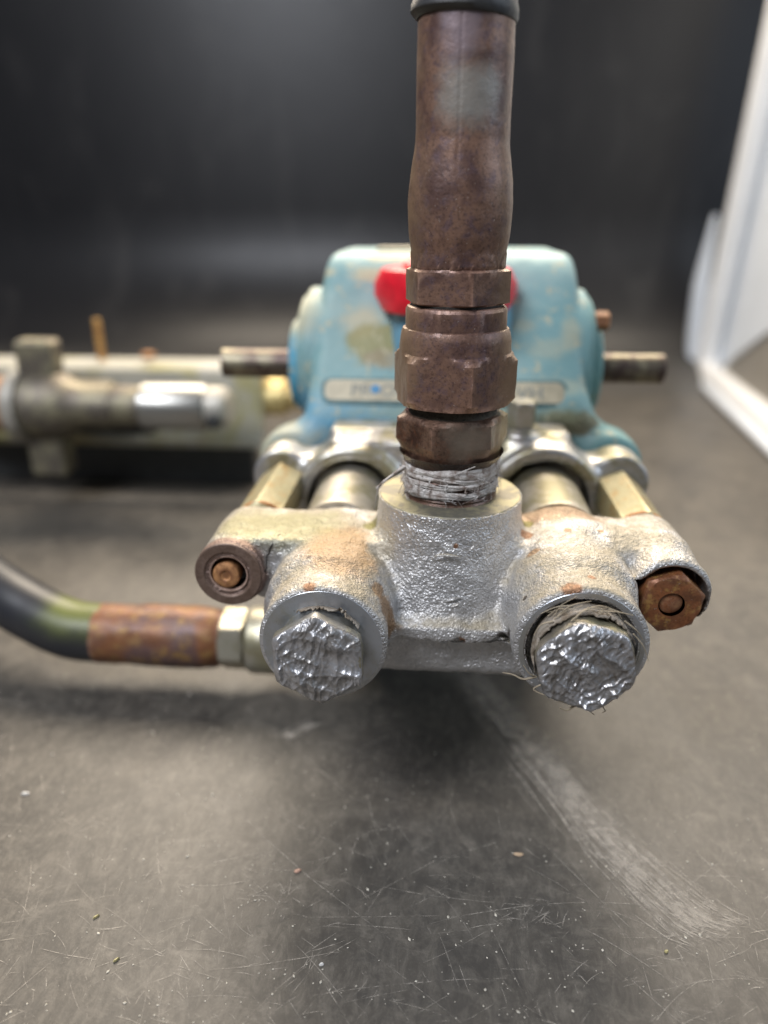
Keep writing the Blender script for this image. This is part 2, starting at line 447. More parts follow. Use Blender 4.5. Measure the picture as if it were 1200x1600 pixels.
def mat_teal():
    m = NT('faded_teal_paint', PB)
    n1 = m.noise(.45, 5, .6, .6); n2 = m.noise(2.2, 5, .7, .4); n3 = m.noise(9, 3, .6)
    teal = (0.17, 0.325, 0.34, 1); pale = (0.27, 0.40, 0.39, 1); blue = (0.12, 0.33, 0.48, 1); cream = (0.48, 0.44, 0.29, 1)
    col = m.mix(m.step(n1, .30, .75), teal, pale)
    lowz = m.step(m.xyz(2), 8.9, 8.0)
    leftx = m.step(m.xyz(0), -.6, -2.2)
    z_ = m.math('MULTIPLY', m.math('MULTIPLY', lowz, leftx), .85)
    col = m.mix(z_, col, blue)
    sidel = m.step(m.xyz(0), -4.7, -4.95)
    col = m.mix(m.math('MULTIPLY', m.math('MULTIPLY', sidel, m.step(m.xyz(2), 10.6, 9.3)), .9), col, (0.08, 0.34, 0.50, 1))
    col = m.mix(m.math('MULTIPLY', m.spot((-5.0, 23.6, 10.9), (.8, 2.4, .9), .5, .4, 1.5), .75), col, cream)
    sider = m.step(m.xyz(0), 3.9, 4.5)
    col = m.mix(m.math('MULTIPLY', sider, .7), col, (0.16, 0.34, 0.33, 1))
    for c, r, k, wf in (((-2.7, 23.2, 10.5), (.6, .6, .45), .75, 2.2), ((-1.9, 24.9, 12.3), (.75, .4, .3), .95, 1.6), ((-2.4, 24.2, 11.8), (.7, .35, .25), .9, 1.8), ((-3.86, 24.3, 11.88), (.22, .3, .14), .7, 3), ((2.9, 22.7, 9.8), (.6, .5, .3), .35, 2.6), ((2.2, 23.2, 10.4), (.3, .3, .2), .4, 2.5), ((3.2, 21.8, 8.9), (1.2, .5, .2), .35, 3), ((-5.0, 21.4, 6.6), (1.2, 1.0, 1.3), .95, 1.3), ((3.6, 23.0, 10.2), (.3, .4, .6), .5, 2)):
        col = m.mix(m.math('MULTIPLY', m.spot(c, r, .5, .6, wf), k), col, cream)
    s_ = m.spot((-2.3, 22.7, 9.95), (.85, .8, .62), .25, .7, 2.2); col = m.mix(m.math('MULTIPLY', s_, .85), col, (0.27, 0.24, 0.075, 1))
    s_ = m.spot((-2.0, 22.4, 9.5), (.6, .5, .3), .3, .6, 2.5); col = m.mix(m.math('MULTIPLY', s_, .7), col, (0.30, 0.24, 0.15, 1))
    s_ = m.spot((3.4, 21.3, 7.9), (1.0, .5, .38), .3, .6, 2.5); col = m.mix(m.math('MULTIPLY', s_, .9), col, (0.085, 0.062, 0.018, 1))
    gm = m.spot((0, 21.3, 8.2), (4.4, .3, .35), .4, .5, 3); col = m.mix(m.math('MULTIPLY', gm, .5), col, (0.33, 0.36, 0.22, 1))
    chip = m.step(m.math('ADD', n2, m.math('MULTIPLY', n3, .35)), .77, .80); col = m.mix(m.math('MULTIPLY', chip, .7), col, cream)
    m.set(Base_Color=col, Roughness=m.math('ADD', .42, m.math('MULTIPLY', n2, .25)))
    m.set(Normal=m.bump(m.math('ADD', m.noise(5, 3, .6), m.math('MULTIPLY', n1, 2)), .35, .06))
    return m
def mat_simple(name, col, rough=.5, metal=0., var=.25, bump_=.2, off=(0, 0, 0), col2=None, scale=2., coat=0.):
    m = NT(name, off)
    n = m.noise(scale, 5, .65, .4)
    c2 = col2 or tuple(x * (1 - var) for x in col[:3]) + (1,)
    m.set(Base_Color=m.mix(m.step(n, .35, .7), col, c2), Roughness=m.math('ADD', rough - .06, m.math('MULTIPLY', n, .12)), Metallic=metal)
    if coat: m.set(Coat_Weight=coat, Coat_Roughness=.15)
    m.set(Normal=m.bump(m.noise(scale * 5, 4, .6), bump_, .04))
    return m
def mat_foil(name, off, dirt):
    m = NT(name, off)
    n1 = m.noise(2.2, 5, .65, .5)
    col = m.mix(m.step(n1, .40, .68), (0.56, 0.56, 0.58, 1), (0.32, 0.305, 0.29, 1))
    col = m.mix(m.math('MULTIPLY', m.step(m.noise(4, 5, .7, .6), .5, .66), dirt), col, (0.15, 0.12, 0.09, 1))
    m.set(Base_Color=col, Metallic=.8, Roughness=m.math('ADD', .30 - dirt * .1, m.math('MULTIPLY', n1, .25)))
    m.set(Normal=m.bump(m.noise(6, 3, .5, 1.5), .4, .06))
    return m

WALL = mat_simple('black_plastic_backdrop', (0.014, 0.014, 0.016, 1), .38, 0, .3, .05, scale=.12, col2=(0.024, 0.024, 0.026, 1)); WALL.set(Specular_IOR_Level=.36, Base_Color=WALL.mix(WALL.upz(.8, 1.), WALL.mix(WALL.step(WALL.noise(.09, 7, .7, 1.5, vec=WALL.stretch(2.2, 1, .8, (0, .35, 0))), .48, .75), (0.013, 0.013, 0.015, 1), (0.034, 0.033, 0.034, 1)), (0.08, 0.075, 0.068, 1))); FLOOR = mat_floor(); SCRATCH = mat_scratch('scuffed_plastic_dust', 0., .60); SCUFF = mat_scratch('fine_scuff_dust', .06, .55); CAST = mat_cast(); MACH = mat_machined()
TEAL = mat_teal()
RUSTB = mat_rust('brown_rusted_steel', (0.110, 0.060, 0.049, 1), (0.225, 0.128, 0.088, 1), (0.120, 0.076, 0.086, 1), HB, .30, .40,
                 silver=[((-1.35, 15.4, 12.5), (.55, 1.2, 6.), (0.26, 0.17, 0.10, 1)), ((1.35, 15.3, 12.5), (.5, 1.2, 6.), (0.26, 0.17, 0.10, 1)), ((.12, 14.85, 15.55), (.55, .6, .50), (0.30, 0.29, 0.26, 1)), ((-.1, 14.8, 16.6), (.35, .5, .5), (0.25, 0.20, 0.22, 1))])  # tan flanks: rust tint that also carries the warm side sheen
RUSTA = mat_rust('oily_rusted_steel', (0.045, 0.020, 0.014, 1), (0.15, 0.088, 0.060, 1), (0.13, 0.05, 0.025, 1), HB, .3, .30,
                 silver=[((.35, 14.6, 9.3), (.55, .5, .4), (0.19, 0.155, 0.12, 1)), ((1.25, 15.5, 9.4), (.35, .7, .8), (0.24, 0.17, 0.06, 1))], scale=1.8)
RUSTO = mat_rust('orange_rusted_steel', (0.23, 0.10, 0.045, 1), (0.35, 0.17, 0.06, 1), (0.20, 0.075, 0.05, 1), PB, .15, .6, scale=2)
RUSTW = mat_rust('pink_rusted_washer', (0.25, 0.165, 0.125, 1), (0.36, 0.25, 0.20, 1), (0.20, 0.125, 0.09, 1), PB, .3, .5, scale=1.6)
RUSTX = mat_rust('orange_brown_rusted_nut', (0.27, 0.10, 0.04, 1), (0.14, 0.06, 0.03, 1), (0.40, 0.23, 0.07, 1), PB, .3, .45, scale=1.3)
BRASS = mat_rust('yellow_zinc_steel', (0.30, 0.27, 0.15, 1), (0.36, 0.32, 0.19, 1), (0.33, 0.20, 0.06, 1), PB, .35, .5, scale=.8)
STEEL = mat_machined('dull_bare_steel', (0.46, 0.44, 0.40, 1), .4, warmth=.6)
BARREL = mat_machined('pale_plunger_barrel', (0.55, 0.51, 0.44, 1), .4, warmth=.8, scratch=.05)
SHAFT = mat_machined('dark_shaft_steel', (0.10, 0.072, 0.065, 1), .42, warmth=.4)
RED = mat_simple('red_plastic', (0.80, 0.012, 0.03, 1), .38, 0, .25, .1)
LABEL = mat_simple('cream_label', (0.54, 0.48, 0.34, 1), .5, 0, .3, .15, scale=1.5)
INK = mat_simple('faded_grey_print', (0.25, 0.27, 0.25, 1), .6, 0, .2, .1)
BLUEDOT = mat_simple('blue_print', (0.08, 0.28, 0.50, 1), .6, 0, .2, .1)
RUBBER = mat_simple('black_rubber', (0.028, 0.028, 0.03, 1), .5, 0, .4, .3, col2=(0.05, 0.052, 0.05, 1))
TAPE = mat_simple('white_thread_tape', (0.66, 0.63, 0.60, 1), .6, 0, .5, .8, scale=5, col2=(0.20, 0.14, 0.11, 1))
FIBRE = mat_simple('dry_fibre', (0.42, 0.35, 0.25, 1), .7, 0, .4, .2, scale=3)
FOILL = mat_foil('crumpled_grey_foil', PB, .25); FOILR = mat_foil('crumpled_dirty_foil', PB, .75)
DARK = mat_simple('crack_and_gap_black', (0.02, 0.016, 0.012, 1), .7, 0, .3, .8)  # flat black for cracks and for painted shade in gap and stud hole

# ================================================================== SETTING
def grid_sheet(prof, x0, x1, nx):
    V = []; F = []
    for (y, z) in prof:
        for i in range(nx + 1): V.append((x0 + (x1 - x0) * i / nx, y, z))
    for j in range(len(prof) - 1):
        for i in range(nx):
            a = j * (nx + 1) + i; F.append((a, a + 1, a + nx + 2, a + nx + 1))
    return V, F
V, F = grid_sheet([(-90, 0), (-40, 0), (0, 0), (30, 0), (50, 0), (60, 0)], -110, 80, 8)
fl = mesh_obj('floor', V, F, FLOOR); fl['kind'] = 'structure'
cove = [(60, 0)] + [(60 + 14 * math.sin(a), 14 - 14 * math.cos(a)) for a in [R(t) for t in range(10, 91, 10)]] + [(74.4, 30), (74.6, 40)]
V, F = grid_sheet(cove, -110, 80, 8)
bw = mesh_obj('back_wall', V, F, WALL); bw['kind'] = 'structure'

# scratches worn into the sheet
band = [(.55, 21.2), (1.03, 19.81), (2.05, 17.67), (2.91, 15.87), (3.72, 13.95), (4.47, 12.7), (5.25, 11.62), (5.9, 11.22)]
sm = MB(); rnd = random.Random(3); zz = [0]
def ribbon(pts, wdt):
    V = []; F = []; zz[0] += 1; z = .004 + (zz[0] % 40) * .0004
    for i, p in enumerate(pts):
        a = pts[max(i - 1, 0)]; b = pts[min(i + 1, len(pts) - 1)]
        dx, dy = b[0] - a[0], b[1] - a[1]; L = math.hypot(dx, dy) or 1
        ww = wdt * (.15 + .85 * math.sin(math.pi * (i + .3) / (len(pts) - .4)))
        V.append((p[0] - dy / L * ww, p[1] + dx / L * ww, z)); V.append((p[0] + dy / L * ww, p[1] - dx / L * ww, z))
    for i in range(len(pts) - 1): F.append((2 * i, 2 * i + 1, 2 * i + 3, 2 * i + 2))
    sm.add(V, F)
def stroke(x, y, ang, L, curv, wdt, n=9):
    pts = []
    for i in range(n):
        pts.append((x, y)); x += math.cos(ang) * L / n; y += math.sin(ang) * L / n; ang += curv * .5 / n + rnd.gauss(0, .02)
    ribbon(pts, wdt)
for k in range(1250):
    y = 8 + 16 * rnd.random() ** 1.4; x = rnd.uniform(-9 - y * .25, 9 + y * .25)
    stroke(x, y, rnd.choice([rnd.gauss(.25, .35), rnd.gauss(2.2, .5), rnd.uniform(0, 3.14)]), rnd.expovariate(1.3) + .15, rnd.gauss(0, .6), rnd.uniform(.003, .008))
for k in range(16):
    stroke(rnd.uniform(-9, 8), rnd.uniform(9, 18), rnd.choice([.1, 2.6, 1.9, .5]) + rnd.gauss(0, .2), rnd.uniform(3, 7), rnd.gauss(0, .5), rnd.uniform(.006, .011), 16)
s_ = sm.obj('scratches', SCRATCH, smooth=False); s_['kind'] = 'stuff'; hair = sm
sm = MB(); bp = spline([(a, b, 0) for a, b in band], 6)
for k in range(850):
    i0 = rnd.randrange(0, len(bp) - 6); L = rnd.randint(4, 14); off = rnd.gauss(0, .42); seg = bp[i0:i0 + L]
    if len(seg) < 3: continue
    tw = rnd.gauss(0, .05); seg = [Vector((p.x + tw * (n_ - len(seg) / 2) * .3, p.y + tw * (n_ - len(seg) / 2) * .2, 0)) for n_, p in enumerate(seg)]
    ribbon([(p.x + off * .75 + rnd.gauss(0, .01), p.y + off * .5 + rnd.gauss(0, .01)) for p in seg], rnd.choice([.003, .004, .006, .009, .014]))
for k in range(6):     # broad pale rub marks inside the band
    i0 = rnd.randrange(0, len(bp) - 8); off = rnd.gauss(0, .3)
    ribbon([(p.x + off * .75, p.y + off * .5) for p in bp[i0:i0 + 8]], rnd.uniform(.03, .07))
for cx, cy, nn, sp in ((5.6, 11.4, 90, .55), (1.9, 11.2, 34, .4), (-3.4, 11.3, 30, .7), (-4.8, 9.6, 40, 1.2), (4.4, 10.2, 40, 1.)):
    for k in range(nn): stroke(cx + rnd.gauss(0, sp), cy + rnd.gauss(0, sp * .5), rnd.uniform(0, 3.1), rnd.uniform(.15, .7), rnd.gauss(0, .8), rnd.uniform(.004, .009), 5)
for k in range(14): stroke(-4.3 + rnd.gauss(0, .15), 16.6 + rnd.gauss(0, .1), .75, rnd.uniform(.7, 1.5), .1, rnd.uniform(.02, .05), 5)
s_ = sm.obj('scuff_band', SCUFF, smooth=False); s_['kind'] = 'stuff'

# dust grains
def grain_ok(x, y): return mnoise.noise(Vector((x * .7, y * .7, 3))) + .5 * mnoise.noise(Vector((x * 2.3, y * 2.3, 9))) > rnd.gauss(.02, .22)
DUST = mat_simple('pale_grit', (0.78, 0.72, 0.60, 1), .5, 0, .4, .1, scale=3)
dm = MB()
for k in range(4200):
    y = 7.5 + 24 * rnd.random() ** 2.2; x = rnd.uniform(-9 - y * .3, 8 + y * .3)
    if not grain_ok(x, y): continue
    r = rnd.choice([.007, .009, .010, .012, .013, .015, .018, .026]) * rnd.uniform(.7, 1.2)
    a = rnd.uniform(0, 6.28); e = rnd.uniform(1, 1.9)
    P = [(x + math.cos(a) * r * e, y + math.sin(a) * r * e, r * .5), (x - math.sin(a) * r, y + math.cos(a) * r, r * .4), (x - math.cos(a) * r * e, y - math.sin(a) * r * e, r * .5),
         (x + math.sin(a) * r, y - math.cos(a) * r, r * .4), (x, y, r * 1.1), (x, y, 0.0)]
    dm.add(P, [(0, 1, 4), (1, 2, 4), (2, 3, 4), (3, 0, 4), (1, 0, 5), (2, 1, 5), (3, 2, 5), (0, 3, 5)])
d_ = dm.obj('dust_grains', DUST, smooth=False); d_['kind'] = 'stuff'; d_['label'] = 'fine pale dust grains scattered over the black floor'

# larger flakes: one thing each
FLK = [mat_simple('tan_flake', (0.62, 0.44, 0.28, 1), .5, 0, .3, .2), mat_simple('pink_flake', (0.60, 0.36, 0.26, 1), .5, 0, .3, .2), mat_simple('yellow_flake', (0.60, 0.52, 0.25, 1), .5, 0, .3, .2), mat_simple('white_flake', (0.72, 0.70, 0.66, 1), .5, 0, .3, .2)]
flakes = [((1.8, 12.92), .12, .045, .0, 0, 'tan pointed flake alone on the dark floor in front of the right foil cap'),
          ((-3.15, 12.09), .085, .045, .5, 1, 'pinkish chip on the floor in front of the left foil cap'),
          ((-10.43, 13.92), .10, .05, .1, 3, 'white chip on the floor near the left edge of the photo'),
          ((4.5, 10.72), .045, .03, .3, 2, 'small ochre crumb below the pale scuffed patch on the floor'),
          ((-6.31, 9.73), .07, .02, .8, 2, 'thin yellow sliver lying on the scratched floor at lower left'),
          ((-2.28, 9.94), .05, .035, .3, 3, 'small off-white crumb on the floor below the pinkish chip'),
          ((-7.12, 10.63), .075, .018, .7, 2, 'slim yellow straw-like splinter above the sliver at lower left')]
for (xy, a, b, rot, mi, lab) in flakes:
    V = []; n = 10
    for lay, (sc1, z) in enumerate(((.8, .0), (1, .02), (.6, .045))):
        for i in range(n):
            t = 2 * math.pi * i / n; q = 1 + .12 * math.sin(3 * t + mi)
            px, py = math.cos(t) * a * sc1 * q, math.sin(t) * b * sc1 * q
            V.append((xy[0] + px * math.cos(rot) - py * math.sin(rot), xy[1] + px * math.sin(rot) + py * math.cos(rot), z + .015 * abs(math.cos(t)) * lay / 2 + .001))
    F = [(l * n + i, l * n + (i + 1) % n, (l + 1) * n + (i + 1) % n, (l + 1) * n + i) for l in range(2) for i in range(n)] + [tuple(range(n - 1, -1, -1)), tuple(2 * n + i for i in range(n))]
    o = mesh_obj('debris_flake', V, F, FLK[mi], loc=(xy[0], xy[1], 0)); o['label'] = lab; o['category'] = 'flake'

# ================================================================== PUMP
pump = thing('water_pump', 'plunger pump with faded teal crankcase and silver cast manifold in the middle of the floor', 'pump', PB)

# --- manifold casting
LX, LZ, RX, RZ = -2.5, 5.58, 2.6, 5.74
def f_manifold(p):
    x, y, z = p
    d = scyl(p, 1, (LX, LZ), 1.30, 12.62, 16.9, .10, slope=-.0)
    d = smin(d, scyl(p, 1, (LX - .05, LZ), 1.42, 13.6, 16.6, .3), .3)
    dr = scyl(p, 1, (RX, RZ), 1.32, 12.62, 16.9, .10)
    dr = smin(dr, scyl(p, 1, (RX + .03, RZ), 1.45, 13.6, 16.6, .3), .3)
    web = sbox(p, (-2.6, 13.64, 5.20), (2.7, 16.7, 5.46), .06)
    web = smin(web, sbox(p, (-2.6, 14.7, 5.2), (2.7, 16.7, 6.5), .3), .5)
    d = smin(smin(d, dr, .25), web, .30)
    # lugs
    bar = sbox(p, (-4.75, 14.66, 5.75), (4.6, 16.6, 6.92), .10)
    d = smin(d, bar, .16)
    lugl = scyl(p, 1, (-4.82, 6.18), .78, 14.36, 16.6, .12)
    lugr = scyl(p, 1, (4.62, 6.22), .84, 14.0, 16.6, .14)
    d = smin(d, smin(lugl, lugr, .1), .12)
    d = smin(d, sbox(p, (-4.3, 14.66, 5.45), (-2.6, 16.2, 6.9), .1), .12)
    d = smin(d, scap(p, (3.0, 15.4, 6.6), (4.6, 15.2, 6.45), .62), .3)
    d = smax(d, -scyl(p, 1, (-4.84, 6.2), .42, 13.8, 14.9, .03), .03)
    # right lug pocket with an overhanging lip
    pk = scyl(p, 1, (4.64, 6.12), .75, 13.0, 14.85, .05)
    pk = smin(pk, sbox(p, (3.85, 13.0, 4.6), (4.75, 14.85, 6.5), .1), .15)
    d = smax(d, -pk, .08)
    # central boss, flaring at the foot
    rr = np.hypot(x, y - 15.68)
    bo = np.maximum(rr - (1.60 + .44 * np.clip((7.8 - z) / 2.6, 0, 1.1) ** 1.7), np.maximum(z - 7.79, 5.2 - z))
    d = smin(d, bo, .30)
    # lower gallery and the parting ledge
    low = smax(sbox(p, (-2.4, 13.98, 3.98), (2.5, 16.4, 5.6), .35), z - 5.3, .02)
    d = np.minimum(d, np.maximum(low, 0 * x - 9))
    d = smin(d, scap(p, (-2.2, 15.3, 4.95), (2.3, 15.3, 4.95), .85), .1)
    for cx_, cy_, cz_, r_ in ((1.08, 13.6, 5.22, .10), (1.28, 13.6, 5.34, .15), (.3, 13.62, 5.2, .07), (.85, 13.6, 5.2, .05), (-.4, 13.6, 5.18, .05)):
        d = smax(d, -(np.sqrt((x - cx_) ** 2 * .5 + (y - cy_) ** 2 + (z - cz_) ** 2 * 1.5) - r_ + vnoise([x, y, z], 9, 4, 1) * .04), .02)
    # feed bosses at the valve faces
    d = smax(d, -scyl(p, 1, (LX, LZ), .98, 12.2, 12.80, .03), .02)
    d = smax(d, -scyl(p, 1, (RX, RZ), 1.08, 12.2, 13.05, .03), .02)
    d = smax(d, -scyl(p, 2, (0, 15.68), 1.05, 7.72, 8.2, .02), .01)
    d = smax(d, z - 7.79, .02)
    n = vnoise([x, y, z], 2.2, 3) * .035 + vnoise([x, y, z], 6.0, 5) * .012
    # flat (machined) zones stay true
    flat = np.clip((7.70 - z) / .12, 0, 1) * np.clip((y - 12.70) / .15, 0, 1)
    return d + n * flat
V, F = surface(f_manifold, (-5.8, 12.3, 3.7), (5.9, 17.2, 8.0), .045)
man = mesh_obj('manifold', V, F, CAST, pump, sharp=42)

# raised casting marks on the boss
mk = MB()
for pts in ([(-.38, 13.98, 6.9), (-.2, 13.93, 7.02), (.05, 13.92, 7.02), (.25, 13.94, 6.98)], [(.38, 13.97, 7.08), (.46, 13.97, 7.18), (.5, 13.98, 7.24)],
            [(-.05, 13.83, 5.98), (.1, 13.82, 6.06), (.28, 13.84, 6.1)], [(.05, 13.83, 5.75), (.12, 13.83, 5.88), (.25, 13.84, 5.95)]):
    q = spline(pts, 5); mk.add(*tube(q, [.035 * math.sin(math.pi * (i + 1) / (len(q) + 1)) + .004 for i in range(len(q))], 8))
mk.obj('casting_mark', CAST, man)
for pts in ([(-3.77, 14.93, 6.94), (-3.85, 14.72, 6.88), (-3.89, 14.62, 6.84), (-3.94, 14.62, 6.7), (-4.01, 14.62, 6.52), (-4.03, 14.56, 6.35), (-4.05, 14.48, 6.2)],
            [(-.3, 13.6, 5.2), (.0, 13.58, 5.19), (.3, 13.6, 5.18), (.6, 13.62, 5.17), (.84, 13.65, 5.17), (1.1, 13.62, 5.22), (1.3, 13.55, 5.3)]):
    q = spline(pts, 6); q = [p + Vector((mnoise.noise(p * 9) * .03, 0, mnoise.noise(p * 9 + Vector((5, 5, 5))) * .03)) for p in q]
    ck = MB().add(*tube(q, [.016 + .012 * abs(mnoise.noise(p * 6)) for p in q], 6)); ck.obj('crack', DARK, man)

def ring(name, c, r0, r1, h, mat, parent, axis=(0, -1, 0), n=72, rd=.02):
    prof = [(r0, 0), (r0, h - rd), (r0 + rd, h), (r1 - rd, h), (r1, h - rd), (r1, 0)]
    V, F = lathe(prof, c, axis, n, caps=False); return mesh_obj(name, V, F, mat, parent)
RINGM = mat_machined('machined_valve_face', (0.50, 0.53, 0.58, 1), .3, warmth=.25)
ring('valve_face', (LX, 12.70, LZ), .72, 1.22, .085, RINGM, pump)
ring('valve_face', (RX, 12.70, RZ), 1.10, 1.23, .085, RINGM, pump)
ring('boss_face', (0, 15.68, 7.76), 1.0, 1.585, .035, mat_machined('dirty_boss_face', (0.23, 0.215, 0.175, 1), .62, warmth=.9), pump, axis=(0, 0, 1))

# --- valve plugs with foil faces
def plug(cx, cz, y0, y1, Rc, rot, foil, capm, wild, dirt_open, tilt=0):
    ax = Vector((0, -1, tilt)).normalized()
    V, F = lathe([(Rc * .86, 0), (Rc * .86, (y0 - y1) * .5)], (cx, y0, cz), ax, 48)
    a, u, v = frame(ax)
    V2, F2 = hexnut((cx, y0 - .28, cz), ax, Rc, 0, (y0 - y1) - .28, rot, ch=.06, rnd=.05 + wild * .25, jit=.01 + wild * .05, n=96)
    mb = MB().add(V, F).add(V2, F2); pl = mb.obj('valve_plug', capm, pump)
    # crumpled foil laid over the face
    n = 150; V = []; F = []; idx = {}
    fh = hexfn(Rc, 6, .06 + wild * .3); O = Vector((cx, y0, cz)) + a * (y0 - y1 + .004)
    rs = np.random.RandomState(11 + int(wild * 10))
    gx, gy = np.meshgrid(np.linspace(-1.05, 1.05, n), np.linspace(-1.05, 1.05, n), indexing='ij')
    wx = gx + .10 * vnoise([gx, gy, 0 * gx], 3, 4, 2); wy = gy + .10 * vnoise([gx, gy, 0 * gx], 3, 8, 3)
    hh = 0 * gx
    for k, (fr, am) in enumerate([(.9, .6), (1.3, .5), (1.9, .5), (2.6, .42), (3.5, .36), (4.8, .30), (6.5, .24), (9., .18), (12., .12)]):
        t = rs.uniform(0, math.pi); ph = rs.uniform(0, 1)
        q = fr * (wx * math.cos(t) + wy * math.sin(t)) + ph + .35 * vnoise([gx, gy, 0 * gx + k], fr * .9, 30 + k, 1)
        tri = np.abs(q - np.floor(q) - .5) * 2
        hh += am * (1 - tri) ** 2.6 * np.clip(.5 + 1.1 * vnoise([gx, gy, 0 * gx + k], 2.2, 60 + k, 1), 0, 1)
    hh = hh * (.12 + .10 * wild)
    ra = np.hypot(gx, gy); ang = np.arctan2(gy, gx)
    for i in range(n):
        for j in range(n):
            lim = fh(ang[i, j] - rot, 9, 0) * (1.0 + .012 * wild)
            r_ = ra[i, j] * Rc
            if r_ > lim + .05: continue
            k = 1.
            if r_ > lim - .10:
                e = (r_ - lim + .10) / .15; drop = -.10 * e * e
                if r_ > lim: k = lim / r_
            else: drop = 0
            P = O + (u * gx[i, j] + v * gy[i, j]) * Rc * k + a * (float(hh[i, j]) * (1 if drop == 0 else 1 - .6 * e) + drop)
            idx[i, j] = len(V); V.append(P)
    for i in range(n - 1):
        for j in range(n - 1):
            q = [(i, j), (i + 1, j), (i + 1, j + 1), (i, j + 1)]
            if all(t in idx for t in q): F.append(tuple(idx[t] for t in q))
    p0, p1, p2 = [V[i] for i in F[len(F) // 2][:3]]
    if (p1 - p0).cross(p2 - p0).dot(a) < 0: F = [tuple(reversed(f)) for f in F]
    mesh_obj('foil_cover', V, F, foil, pl, sharp=None)
    return pl, a, u, v
CAPS = mat_machined('plug_steel', (0.50, 0.49, 0.46, 1), .36, warmth=.5)
CAPR = mat_machined('wrapped_plug', (0.36, 0.32, 0.26, 1), .5, warmth=.9, scratch=.6)
pL = plug(LX - .02, LZ - .05, 12.66, 12.08, 1.0, R(90 + 2), FOILL, CAPS, 0., .2, tilt=0)[0]
pR = plug(RX - .01, RZ - .04, 12.95, 12.0, 1.05, R(90 + 14), FOILR, CAPR, .45, .8)[0]
pL['label'] = 'left valve plug, clean hexagon'; pR['label'] = 'right valve plug, torn and dirty wrapping'
# torn wrap and loose fibres on the plugs
def fibres(name, c, specs, mat, parent):
    mb = MB()
    for pts, r in specs:
        q = spline([Vector(c) + Vector(p) for p in pts], 6); mb.add(*tube(q, [r * (1 - .6 * i / len(q)) for i in range(len(q))], 6))
    return mb.obj(name, mat, parent)
rf = random.Random(5); sp_ = []
for k in range(16):
    t = rf.uniform(.5, 2.4); r0 = 1.02; p0 = Vector((math.cos(t) * r0, -.35 - rf.random() * .3, math.sin(t) * r0))
    tn = Vector((-math.sin(t), 0, math.cos(t))) * rf.choice([-1, 1])
    L = rf.uniform(.2, .7); out = Vector((math.cos(t), 0, math.sin(t)))
    sp_.append(([p0, p0 + tn * L * .5 + out * rf.uniform(0, .08), p0 + tn * L - out * rf.uniform(0, .1) + Vector((0, rf.uniform(-.1, .1), 0))], rf.uniform(.010, .022)))
sp_ += [([(-.85, -.5, -.55), (-1.1, -.5, -.62), (-1.3, -.45, -.56), (-1.5, -.4, -.56)], .026), ([(-.85, -.5, -.55), (-1.0, -.55, -.45), (-1.12, -.5, -.3)], .018),
        ([(-.75, -.6, -.65), (-.9, -.6, -.78), (-.7, -.65, -.86)], .02), ([(.25, -.8, -.98), (.2, -.8, -1.1), (.28, -.8, -1.16)], .014), ([(.4, -.8, -.95), (.47, -.8, -1.06), (.42, -.8, -1.1)], .012),
        ([(-.35, -.75, .86), (-.1, -.7, 1.08), (.15, -.6, .98), (.45, -.6, .75)], .018), ([(-.1, -.75, -.99), (-.25, -.8, -1.08), (-.4, -.8, -1.04)], .03)]
fibres('torn_fibre', (RX, 12.9, RZ), sp_, FIBRE, pR)
# ragged wrap edge round both plugs
def wrap_edge(c, R0, y0, y1, t0, t1, amp, mat, parent, seed):
    V = []; F = []; n = 70; rr = random.Random(seed)
    for i in range(n + 1):
        t = t0 + (t1 - t0) * i / n; e = amp * (mnoise.noise(Vector((t * 4, seed, 0))) + .6 * mnoise.noise(Vector((t * 15, seed, 1))))
        fade = math.sin(math.pi * i / n) ** .4
        for k, (yy, dr) in enumerate(((y0, -.03), ((y0 + y1) / 2, .012 + e * .4), (y1 + e, .03 + e * .6), (y1 + e + .02, -.02))):
            r_ = R0 + dr * fade; V.append((c[0] + math.cos(t) * r_, yy, c[2] + math.sin(t) * r_))
    for i in range(n):
        for k in range(3): a = i * 4 + k; F.append((a, a + 1, a + 5, a + 4))
    return mesh_obj('torn_wrap', V, F, mat, parent, sharp=None)
WRAP = mat_simple('dirty_wrap', (0.40, 0.35, 0.29, 1), .5, .2, .5, .8, scale=3, col2=(0.2, 0.15, 0.1, 1))
wrap_edge((RX, 0, RZ), .965, 12.75, 12.22, R(20), R(205), .12, WRAP, pR, 2)
wrap_edge((LX, 0, LZ), .93, 12.60, 12.42, R(35), R(120), .16, WRAP, pL, 5)

# --- left lug: washer + stud end
wv = ring('washer', (-4.84, 14.40, 6.2), .53, .75, .09, RUSTW, pump, n=64)
V, F = lathe([(.53, .06), (.50, .02), (.45, .01), (.43, .05), (.405, .04), (.40, -.1)], (-4.84, 14.40, 6.2), (0, -1, 0), 64, caps=False); mesh_obj('washer_bore', V, F, RUSTW, wv)
V, F = lathe([(0, -.6), (.405, -.6), (.405, .0)], (-4.84, 14.40, 6.2), (0, -1, 0), 48, caps=False); mesh_obj('stud_hole', V, [tuple(reversed(f)) for f in F], DARK, pump)  # lining coloured black to paint the shade inside the hole
V, F = lathe([(.31, -.6), (.31, -.03), (.29, .03), (.22, .06), (.13, .05), (.10, .02), (0, .02)], (-4.91, 14.40, 6.15), (0, -1, 0), 48, jit=.02, caps=False)
st = mesh_obj('stud', V, F, RUSTO, pump)
